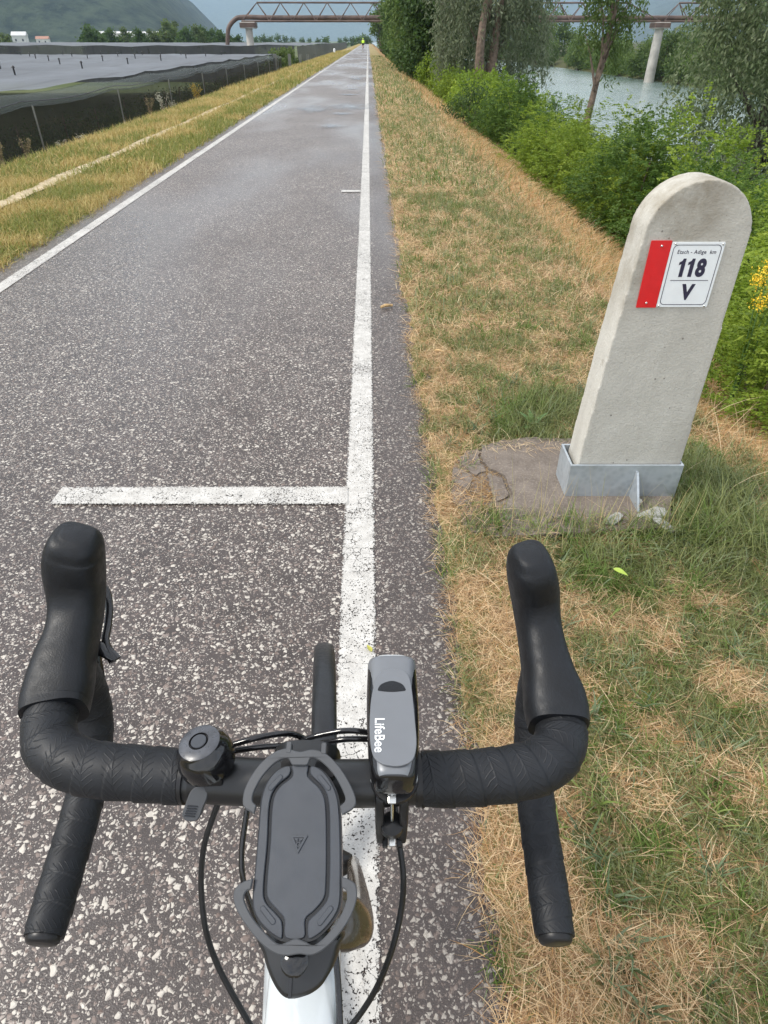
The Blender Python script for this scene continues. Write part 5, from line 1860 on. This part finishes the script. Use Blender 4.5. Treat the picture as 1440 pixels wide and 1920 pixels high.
# brake hoods
def hood(rows, name='brake_hood'):
    """rows: px centre, py, height, half width in px, half thickness in metres"""
    D = []
    for (px, py, z, hw, ry) in rows:
        p = loc_pt(px, py, z); d = p.y * CP + (CAM_H - z) * SP
        D.append((p.x, p.y, p.z, hw * d / FPX, ry))
    S = spline(D, 60)
    b = MB(); b.loft(S[:, :3], np.maximum(S[:, 3], .002), np.maximum(S[:, 4], .002), 40, up=(0, 0, 1), expo=2.9)
    return b.build(name, M['black_rubber'], bike, angle=80)


hl = hood([(102, 1338, .930, 58, .0222), (105, 1315, .932, 60, .0225), (113, 1280, .938, 58, .0240), (122, 1240, .944, 52, .025), (135, 1195, .952, 45, .0245), (143, 1150, .963, 44.5, .0245), (144, 1112, .977, 47, .0250),
           (141, 1078, .993, 50, .0258), (139, 1052, 1.008, 51, .0255), (140, 1030, 1.020, 49, .0245), (142, 1014, 1.030, 44, .0215), (143, 1005, 1.0355, 36, .0165), (143, 1000, 1.0385, 25, .010)])
hr_ = hood([(1047, 1362, .930, 55, .0222), (1044, 1340, .932, 57.5, .0225), (1038, 1308, .936, 56, .0240), (1028, 1268, .942, 47, .025), (1018, 1222, .951, 41, .0245), (1010, 1178, .962, 38.5, .0245), (1005, 1142, .975, 39.5, .0250),
            (1001, 1108, .991, 42, .0258), (998, 1084, 1.006, 42.5, .0255), (996, 1064, 1.019, 40.5, .0245), (995, 1050, 1.028, 37, .0215), (994, 1041, 1.034, 30, .0165), (994, 1036, 1.037, 21, .010)])
# hidden brake blades under the horns, and the shift paddle that shows on the left
for par, x0, x1 in ((hl, -.284, -.304), (hr_, .137, .158)):
    b = MB(); b.loft(spline([(x0, .452, .995), (x0, .470, .955), (x1, .468, .905), (x1, .452, .855), (x1, .440, .815)], 24), [.006] * 24, [.004] * 24, 10, up=(0, 1, 0))
    b.build('brake_lever', M['gloss_black'], par)
b = MB()
b.loft(spline([LP(183, 1090, .955), LP(200, 1108, .950), LP(205, 1140, .944), LP(202, 1175, .936), LP(198, 1198, .93), LP(204, 1220, .925), LP(216, 1238, .921)], 30),
       [.0035] * 22 + list(np.linspace(.0035, .006, 8)), [.0022] * 30, 8, up=(0, 0, 1))
b.build('shift_paddle', M['gloss_black'], hl)
b = MB(); b.loft(spline([LP(180, 1205, .93), LP(193, 1222, .926), LP(214, 1238, .921)], 10), [.004, .005, .007, .007, .006, .005, .004, .004, .003, .003], [.0025] * 10, 8)
b.build('paddle_tip', M['gloss_black'], hl)

# stem, steerer, frame
b = MB()
b.loft(spline([(-.060, .292, BZ - .002), (-.060, .27, BZ - .002), (-.058, .22, .922), (-.056, .185, .915), (-.0555, .168, .912), (-.0555, .162, .911)], 30), np.interp(np.linspace(0, 1, 30), [0, .1, .5, .95, 1], [.026, .026, .020, .0210, .012]),
       np.interp(np.linspace(0, 1, 30), [0, .1, .5, .95, 1], [.021, .022, .019, .020, .012]), 24, expo=2.6)
stem = b.build('stem', M['bar_alloy'], bike)
ST = Vector((-.0555, .157, .915)); SA = (Vector((-.0555, .157, .93)) - Vector((-.070, .262, .69))).normalized()
fs_ = frame(ST, (1, 0, 0), Vector((0, 1, 0)) - SA * SA.y)
PS = lambda pts: [on(fs_, *p) for p in pts]
b = MB(); b.prism(smooth_outline(PS([(492, 1752), (495, 1790), (504, 1822), (517, 1850), (531, 1867), (545, 1872), (562, 1870), (586, 1861), (606, 1844), (622, 1814), (631, 1782), (630, 1750)]), 5), fs_, -.046, .004, taper=.003)
b.lathe([(0, -.04), (.0140, -.040), (.0140, -.085)], ST, axis=SA, nseg=24)
clampo = b.build('steerer_clamp', M['bar_alloy'], bike, angle=50)
u0, v0 = on(fs_, 545, 1862)
b = MB(); b.prism([(u0 - .0009, v0 - .0022), (u0 + .0009, v0 - .0022), (u0 + .0009, v0 + .010), (u0 - .0009, v0 + .010)], fs_, -.05, .0047); b.build('clamp_slot', M['gloss_black'], clampo, smooth=False)
b = MB(); b.lathe([(0, .0025), (.006, .0022), (.0085, 0)], ST + SA * .012, axis=SA, nseg=20); b.build('top_cap', M['gloss_black'], stem)
b = MB()
hb = Vector((-.070, .262, .69))
ha = ST + SA * (-.083)
b.tube([ha, ha.lerp(hb, .5), hb], [.0235, .024, .027], 28, n=14)
b.loft(spline([(-.0600, .195, .812), (-.0585, .15, .812), (-.058, .08, .809), (-.056, -.10, .798), (-.054, -.36, .785)], 26), [.0268] * 26, [.018] * 26, 28, expo=3.0)
b.loft(spline([(-.078, .235, .735), (-.078, .15, .66), (-.075, -.02, .48), (-.072, -.12, .36)], 20), [.027] * 20, [.025] * 20, 24, expo=2.6)
b.tube([(-.054, -.34, .80), (-.066, -.25, .55), (-.072, -.14, .30)], .017, 20, n=10)
b.build('frame', M['white_paint'], bike)
# fork with bulging shoulders
WC = Vector((-.100, .481, .34))
WR = Matrix.Rotation(R(3.8), 3, 'Z') @ Matrix.Rotation(R(4.2), 3, 'Y')
for s in (-1, 1):
    b = MB()
    dp = WC + WR @ Vector((s * .052, 0, 0))
    q0 = hb + Vector((s * .004, .004, -.004)); k_ = 1.0 if s > 0 else .55; q1 = hb + Vector((s * .030 * k_, .012, -.022)); q2 = hb + Vector((s * .044 * k_, .035, -.075)); q3 = hb.lerp(dp, .6) + Vector((s * .020 * k_, 0, 0))
    b.loft(spline([q0, q1, q2, q3, dp], 26), np.interp(np.linspace(0, 1, 26), [0, .25, .5, 1], [.020, .019, .014, .009]), np.interp(np.linspace(0, 1, 26), [0, .25, .5, 1], [.026, .027, .020, .010]), 22, up=(0, 1, 0), expo=2.3)
    if s < 0: fork = b.build('fork', M['bronze'], bike)
    else: b.build('fork_blade', M['bronze'], fork)
# the front wheel
def wpt(y, z, x=0): return WC + WR @ Vector((x, y, z))
b = MB()
NN = 96
prof = [(-.0135, .318), (-.0165, .327), (-.0155, .334), (-.011, .3388), (-.005, .3402), (.005, .3402), (.011, .3388), (.0155, .334), (.0165, .327), (.0135, .318)]
V = []; F = []
for j in range(NN):
    a = 2 * math.pi * j / NN
    for x, rr2 in prof: V.append(wpt(rr2 * math.cos(a), rr2 * math.sin(a), x))
m_ = len(prof)
for j in range(NN):
    for i in range(m_ - 1):
        a, c = j * m_ + i, ((j + 1) % NN) * m_ + i
        F.append((a, a + 1, c + 1, c))
b.add(V, F); wheel = b.build('front_wheel', M['tyre'], bike, angle=50)
b = MB(); V = []; F = []
prof = [(-.0125, .322), (-.0130, .305), (-.0095, .285), (0, .278), (.0095, .285), (.0130, .305), (.0125, .322)]
m_ = len(prof)
for j in range(NN):
    a = 2 * math.pi * j / NN
    for x, rr2 in prof: V.append(wpt(rr2 * math.cos(a), rr2 * math.sin(a), x))
for j in range(NN):
    for i in range(m_ - 1):
        a, c = j * m_ + i, ((j + 1) % NN) * m_ + i
        F.append((a, a + 1, c + 1, c))
b.add(V, F); b.build('rim', M['gloss_black'], wheel, angle=50)
b = MB(); b.tube([wpt(0, 0, -.05), wpt(0, 0, -.03), wpt(0, 0, 0), wpt(0, 0, .03), wpt(0, 0, .05)], [.012, .022, .013, .022, .012], 16); b.build('hub', M['black_plastic'], wheel)
for k in range(20):
    a = 2 * math.pi * k / 20; s = (-1) ** k
    b = MB(); b.tube([wpt(.02 * math.cos(a + .5), .02 * math.sin(a + .5), s * .026), wpt(.282 * math.cos(a), .282 * math.sin(a), s * .002)], .0011, 5); b.build('spoke', M['gloss_black'], wheel)

# cables and hoses
CAB = [[(437, 1396, .930), (480, 1384, .934), (525, 1376, .930), (560, 1380, .92), (590, 1402, .90), (612, 1450, .85)],
       [(437, 1408, .924), (500, 1400, .926), (560, 1402, .918), (600, 1430, .88), (620, 1480, .83)],
       [(705, 1376, .930), (660, 1370, .934), (620, 1374, .93), (570, 1388, .92), (520, 1420, .89), (500, 1480, .84)],
       [(705, 1386, .924), (650, 1386, .926), (600, 1394, .916), (548, 1408, .90), (500, 1450, .86)],
       [(420, 1480, .905), (400, 1530, .885), (382, 1590, .86), (377, 1660, .83), (385, 1740, .80), (408, 1810, .77), (445, 1880, .745), (478, 1935, .73), (520, 1990, .72)],
       [(470, 1480, .90), (460, 1540, .88), (453, 1600, .86), (457, 1655, .84), (478, 1720, .80), (505, 1790, .75)],
       [(738, 1490, .90), (747, 1570, .88), (756, 1640, .86), (753, 1700, .835), (738, 1770, .81), (712, 1840, .78), (680, 1895, .755), (640, 1945, .735), (600, 1990, .72)],
       [(626, 1760, .85), (632, 1820, .84), (636, 1880, .83), (638, 1960, .82)]]
for c in CAB:
    b = MB(); b.tube([LP(*q_) for q_ in c], .0024, 10, n=len(c) * 9); b.build('cable', M['gloss_black'] if len(c) < 7 else M['black_plastic'], bike)

# ---- phone mount: a flat case held by two silicone bands on the stem
ft = frame(loc_pt(560, 1590, .9515), (1, 0.0, 0), Vector(loc_pt(560, 1425, .968)) - Vector(loc_pt(556, 1745, .935)))
PX = lambda pts: [on(ft, *p) for p in pts]
body = smooth_outline(PX([(548, 1434), (522, 1440), (500, 1463), (488, 1498), (483, 1560), (477, 1630), (472, 1690), (478, 1720), (497, 1745), (525, 1764), (555, 1766), (585, 1764), (610, 1746), (632, 1717), (640, 1690), (641, 1640), (640, 1560), (636, 1498), (622, 1463), (602, 1441), (578, 1434)]), 4)
b = MB(); b.prism(body, ft, -.014, -.0022)
case = b.build('phone_mount', M['gloss_black'], bike, angle=40, bevel=.0008)
panel = smooth_outline(PX([(549, 1434), (549, 1456), (524, 1478), (512, 1508), (508, 1580), (501, 1660), (504, 1686), (522, 1708), (534, 1724), (536, 1758), (570, 1758), (572, 1724), (590, 1706), (607, 1684), (611, 1655), (612, 1580), (610, 1508), (600, 1480), (577, 1456), (577, 1434)]), 4)
b = MB(); b.prism(panel, ft, -.003, .0012, taper=.0005); b.build('lid', M['mount'], case, angle=20)
lrim = smooth_outline(PX([(543, 1437), (523, 1443), (503, 1465), (491, 1500), (486, 1560), (480, 1630), (475, 1688), (481, 1717), (500, 1742), (522, 1758), (529, 1756), (528, 1728), (515, 1711), (497, 1690), (494, 1660), (501, 1580), (505, 1506), (518, 1474), (542, 1453)]), 4)
rrim = smooth_outline(PX([(584, 1437), (602, 1444), (619, 1465), (633, 1500), (637, 1560), (638, 1640), (637, 1688), (629, 1714), (608, 1742), (585, 1759), (578, 1756), (579, 1728), (597, 1709), (614, 1687), (618, 1655), (619, 1580), (617, 1506), (606, 1476), (584, 1453)]), 4)
for o_ in (lrim, rrim):
    b = MB(); b.prism(o_, ft, -.003, .0008, taper=.0005); b.build('rim', M['mount'], case, angle=20)


def pill(a, c, w):
    P0, P1 = A_(on(ft, *a)), A_(on(ft, *c)); d = (P1 - P0) / np.linalg.norm(P1 - P0); n_ = A_((-d[1], d[0]))
    out = []
    for k in range(9):
        t_ = math.pi * k / 8; out.append(tuple(P1 + w * (n_ * math.cos(t_) + d * math.sin(t_))))
    for k in range(9):
        t_ = math.pi * k / 8; out.append(tuple(P0 - w * (n_ * math.cos(t_) + d * math.sin(t_))))
    return out


for a, c in (((508, 1478), (526, 1458)), ((616, 1478), (600, 1458)), ((493, 1704), (512, 1728)), ((620, 1704), (600, 1730))):
    b = MB(); b.prism(pill(a, c, .0017), ft, .0003, .0015, taper=.0004); b.build('pad', M['mount'], case, angle=20)
# raised emblem: inverted triangle with stem marks and a ring
ex, ey = on(ft, 560, 1582); s_ = .0058
b = MB()
T3 = [(-s_, s_ * .80), (s_, s_ * .80), (0, -s_ * 1.0)]; I3 = [(-s_ * .62, s_ * .60), (s_ * .62, s_ * .60), (0, -s_ * .66)]
for i in range(3):
    j = (i + 1) % 3
    b.prism([(ex + T3[i][0], ey + T3[i][1]), (ex + T3[j][0], ey + T3[j][1]), (ex + I3[j][0], ey + I3[j][1]), (ex + I3[i][0], ey + I3[i][1])], ft, .0010, .0021)
for sx in (-1, 1):
    b.prism([(ex + sx * .0005, ey + .0030), (ex + sx * .0030, ey + .0030), (ex + sx * .0022, ey + .0018), (ex + sx * .0012, ey + .0018), (ex + sx * .0014, ey + .0010), (ex + sx * .0006, ey + .0010)], ft, .0010, .0021)
ringo = [(ex + .0015 * math.cos(a), ey - .0006 + .0015 * math.sin(a)) for a in np.linspace(0, 2 * math.pi, 24, endpoint=False)]
ringi = [(ex + .0009 * math.cos(a), ey - .0006 + .0009 * math.sin(a)) for a in np.linspace(0, 2 * math.pi, 24, endpoint=False)]
ring(b, ringo, ringi, ft, .0010, .0021)
b.build('emblem', M['mount'], case, smooth=False)


def band(outer, inner, name):
    o_ = smooth_outline(PX(outer), 5, closed=False); i_ = smooth_outline(PX(inner), 5, closed=False)
    b = MB(); b.prism(o_ + i_[::-1], ft, .0016, .0042, taper=.0006)
    return b.build(name, M['silicone'], case, angle=20)


band([(478, 1528), (461, 1517), (457, 1503), (463, 1476), (484, 1441), (512, 1415), (538, 1406), (562, 1412), (588, 1408), (614, 1417), (640, 1444), (660, 1478), (668, 1503), (662, 1518), (642, 1530)],
     [(482, 1512), (475, 1503), (478, 1486), (494, 1457), (518, 1432), (540, 1424), (549, 1436), (563, 1437), (577, 1436), (585, 1423), (604, 1431), (627, 1455), (643, 1484), (648, 1502), (638, 1514)], 'upper_band')
band([(476, 1648), (455, 1656), (441, 1672), (443, 1700), (461, 1732), (490, 1768), (518, 1788), (540, 1792), (562, 1789), (590, 1790), (622, 1768), (652, 1730), (668, 1692), (668, 1662), (656, 1650), (641, 1645)],
     [(472, 1668), (462, 1674), (460, 1690), (476, 1722), (503, 1754), (524, 1770), (540, 1766), (556, 1760), (574, 1766), (590, 1772), (614, 1753), (638, 1720), (650, 1690), (650, 1672), (642, 1665)], 'lower_band')
for a in ((543, 1404), (608, 1406)):
    u0, v0 = on(ft, *a)
    b = MB(); b.prism(rrect(.0036, .0080, .0012, c=(u0, v0)), ft, -.004, .0046, taper=.0005); b.build('band_tab', M['silicone'], case)
    b = MB(); b.prism(rrect(.014, .012, .003, c=(u0, v0 - .010)), ft, -.022, -.012); b.build('bracket', M['black_plastic'], case)
b = MB(); b.box(Vector(ft[0]) + ft[3] * -.019, (.030, .070, .012), Matrix((ft[1], ft[2], ft[3])).transposed()); b.build('base', M['black_plastic'], case, bevel=.002)

# ---- head lamp on the bar
rows = []
for (cx, py, hw, ry, z) in [(735, 1228, 41, .0125, .967), (735, 1232, 45, .0150, .967), (735, 1250, 46.5, .0160, .967), (736, 1300, 49, .0165, .967), (737, 1350, 49.5, .0165, .967), (738, 1400, 48, .0160, .967), (739, 1430, 45, .0150, .967), (739, 1447, 38, .0130, .967), (739, 1454, 24, .008, .967)]:
    p = loc_pt(cx, py, z + .0149); d = p.y * CP + (CAM_H - z - .0149) * SP
    rows.append((p.x, p.y, z, hw * d / FPX, ry))
S = spline(rows, 50)
b = MB(); b.loft(S[:, :3], S[:, 3], S[:, 4], 44, up=(0, 0, 1), expo=3.6)
lamp = b.build('headlamp', M['gloss_black'], bike, angle=50)
S2 = S.copy(); S2[:, 3] *= .985
# the grey upper shell follows the body's curve
nseg = 26
V = []; F = []
sel = [i for i in range(2, 45)]
for i in sel:
    th = np.linspace(R(4), R(176), nseg)
    ct, stt = np.cos(th), np.sin(th)
    ct = np.sign(ct) * np.abs(ct) ** (2 / 3.6); stt = np.abs(stt) ** (2 / 3.6)
    lowz = .22 if i < 14 else .22 + .72 * (1 - (1 - (i - 14) / 31.) ** 2) * .9
    wd = 1.004 if i < 10 else 1.004 - .10 * min(1, (i - 10) / 8)
    for k in range(nseg):
        zz_ = max(stt[k], .05)
        V.append((S[i][0] + ct[k] * S[i][3] * wd, S[i][1], S[i][2] + zz_ * S[i][4] + .0008))
for a in range(len(sel) - 1):
    for k in range(nseg - 1):
        F.append((a * nseg + k, a * nseg + k + 1, (a + 1) * nseg + k + 1, (a + 1) * nseg + k))
b = MB(); b.add(V, F); b.build('top_shell', M['lamp_grey'], lamp, angle=60)
tz = .967 + .0165 + .0010
fl = frame(loc_pt(735, 1345, tz), (1, 0, 0), (0, 1, 0))
FL = lambda pts: [on(fl, *p) for p in pts]
b = MB(); b.prism(smooth_outline(FL([(711, 1296), (709, 1295), (709, 1292), (716, 1283), (735, 1277.5), (753, 1283), (760, 1292), (760, 1295), (758, 1296), (745, 1297.5), (735, 1298), (724, 1297.5)]), 5), fl, -.001, .0009, taper=.0003); b.build('button', M['black_rubber'], lamp)
pan = smooth_outline(FL([(700, 1290), (706, 1268), (722, 1257), (740, 1255), (758, 1259), (768, 1272), (773, 1300), (778, 1350), (781, 1395), (774, 1424), (755, 1435), (735, 1436), (712, 1430), (698, 1412), (693, 1370), (695, 1320)]), 4)
b = MB(); b.prism(pan, fl, -.001, .0004, taper=.0003); b.build('top_panel', M['lamp_grey'], lamp)
c_ = fl[0] + fl[1] * on(fl, 712, 1379)[0] + fl[2] * on(fl, 712, 1379)[1] + Vector((0, 0, .0007))
lettering('lettering', 'LifeBee', c_, (0, -1, 0), (1, 0, 0), .0275, .0072, M['lettering_white'], lamp, bold=.012)
e = loc_pt(739, 1452, .960)
b = MB(); b.loft([(e.x, e.y + .004, .957), (e.x, e.y - .0025, .956), (e.x, e.y - .005, .955)], [.0170, .0168, .0150], [.0085, .0080, .006], 30, expo=3); b.build('clear_rim', M['lamp_lens'], lamp)
b = MB(); b.box((e.x, e.y - .0052, .956), (.022, .002, .004)); b.build('charge_port', M['gloss_black'], lamp, smooth=False)
fz = S[0]
b = MB(); b.loft([(fz[0], fz[1] + .001, fz[2]), (fz[0], fz[1] + .004, fz[2])], [fz[3] * .95, fz[3] * .85], [fz[4] * .95, fz[4] * .85], 30, expo=3.2); b.build('lens', M['lamp_lens'], lamp)
# clamp of the lamp
def loc_y(px, py, y):
    a = PITCH + math.atan((py - 960) / FPX); z = CAM_H - y * math.tan(a)
    return Vector(((px - 720) * (y * CP + (CAM_H - z) * SP) / FPX, y, z))


LX = loc_y(735, 1500, .243).x
b = MB(); b.lathe([(0, .001), (.0170, 0), (.0175, -.004), (.0150, -.010), (.0115, -.018), (0, -.018)], (LX + .002, .258, .952), axis=(0, -.25, 1), nseg=28); clamp = b.build('lamp_clamp', M['black_plastic'], lamp)
for sx in (-1, 1):
    b = MB(); b.loft(spline([(LX + sx * .0088, .300, .925), (LX + sx * .0088, .296, .940), (LX + sx * .0088, .275, .9485), (LX + sx * .0088, .252, .943), (LX + sx * .0088, .2460, .928), (LX + sx * .0088, .2475, .905), (LX + sx * .0080, .2480, .885)], 26), [.0034] * 26, [.0040] * 26, 12, up=(0, 1, 0), expo=4)
    b.build('clamp_strap', M['black_plastic'], clamp)
    b = MB(); p = loc_y(735 + sx * 13, 1578, .2465); b.box(p, (.0042, .008, .012), Matrix.Rotation(R(20), 3, 'X')); b.build('clamp_jaw', M['black_plastic'], clamp, bevel=.0008)
p = loc_y(735, 1548, .2475)
b = MB(); b.lathe([(0, .010), (.0085, .008), (.0095, 0), (.0065, -.008), (0, -.011)], p, axis=(0, -.3, 1), nseg=20); b.build('clamp_knob', M['black_plastic'], clamp)
for py, y_, w_, h_ in ((1499, .2435, .0058, .0045), (1579, .2415, .0050, .0062)):
    p = loc_y(735, py, y_)
    b = MB(); b.box(p, (w_, .006, h_), Matrix.Rotation(R(20), 3, 'X')); b.build('clamp_nut', M['steel'], clamp, smooth=False, bevel=.0006)
p0, p1 = loc_y(735, 1484, .246), loc_y(735, 1538, .2445)
b = MB(); b.tube([p0, p1], .0013, 8); b.build('clamp_screw', M['steel'], clamp)

# ---- bell
bc = loc_pt(391, 1428, .948)
ba = Vector((-.13, .02, 1)).normalized()
b = MB(); b.lathe([(0.0, .0250), (.0056, .0252), (.0064, .0240), (.0068, .0240), (.0074, .0250), (.0125, .0245), (.0150, .0232), (.0162, .0205), (.0180, .0185), (.0203, .0130), (.0210, .0060), (.0205, .0005), (.0185, -.001), (0, -.001)], bc, axis=ba, nseg=64)
bell = b.build('bell', M['gloss_black'], bike, angle=25)
b = MB(); b.lathe([(.0072, .0253), (.0125, .0249), (.0148, .0237), (.0146, .0230)], bc, axis=ba, nseg=64); b.build('cap_ring', simple('bell_cap_sky_sheen', (.055, .058, .066), .32, var=.3, scale=120), bell)  # paler base colour paints the sky's reflection onto the flat top ring
b = MB(); b.lathe([(0, .0256), (.0054, .0256), (.0057, .0250)], bc, axis=ba, nseg=40); b.build('cap_disc', M['mount'], bell)
cb = loc_pt(391, 1455, BZ)
b = MB(); b.loft(spline([(cb.x - .011, cb.y, BZ), (cb.x + .011, cb.y, BZ)], 5), .0195, .0195, 28); b.build('bell_clamp', M['black_plastic'], bell)
b = MB(); b.box(bc + Vector((.002, -.004, -.008)), (.022, .022, .020)); b.build('bell_base', M['black_plastic'], bell, bevel=.002)
lo = loc_pt(367, 1508, .930)
lv = Vector(loc_pt(380, 1475, .940)) - Vector(loc_pt(355, 1540, .921))
fb_ = frame(lo, Vector((1, .12, .10)), lv)
PB = lambda pts: [on(fb_, *p) for p in pts]
b = MB(); b.prism(smooth_outline(PB([(356, 1486), (366, 1475), (380, 1473), (389, 1483), (389, 1495), (381, 1515), (373, 1535), (362, 1541), (347, 1539), (341, 1528), (346, 1512)]), 5), fb_, -.0055, 0, taper=.0008)
lever = b.build('bell_lever', M['silicone'], bell, angle=40)
for k in range(5):
    y_ = 1511 + k * 4.6; x_ = 360 - k * 1.4
    b = MB(); b.prism(PB([(x_ - 8, y_ - 1.0), (x_ + 11, y_ + 0.2), (x_ + 10.6, y_ + 2.0), (x_ - 8.4, y_ + 1.0)]), fb_, .0001, .0007); b.build('ridge', M['gloss_black'], lever, smooth=False)
b = MB(); b.tube([loc_pt(384, 1480, .928), loc_pt(392, 1462, .934), loc_pt(396, 1450, .94)], .0035, 10, n=8); b.build('lever_arm', M['black_plastic'], bell)

# ------------------------------------------------------------------ look-alikes: count them off by distance where few share one description
ORD = ['', 'second ', 'third ', 'fourth ', 'fifth ', 'sixth ', 'seventh ', 'eighth ', 'ninth ', 'tenth ', 'eleventh ', 'twelfth ']
CARD = ['', 'one', 'two', 'three', 'four', 'five', 'six', 'seven', 'eight', 'nine', 'ten', 'eleven', 'twelve']
same = {}
for o in COL.objects:
    if o.parent is None and o.get('category') and o.get('label'):
        same.setdefault(o['label'], []).append(o)
for lab, objs in same.items():
    if 1 < len(objs) <= 12:
        objs.sort(key=lambda o: (o.location - cam.location).length)
        for i, o in enumerate(objs):
            o['label'] = f"{lab}, {ORD[i]}nearest of {CARD[len(objs)]}"
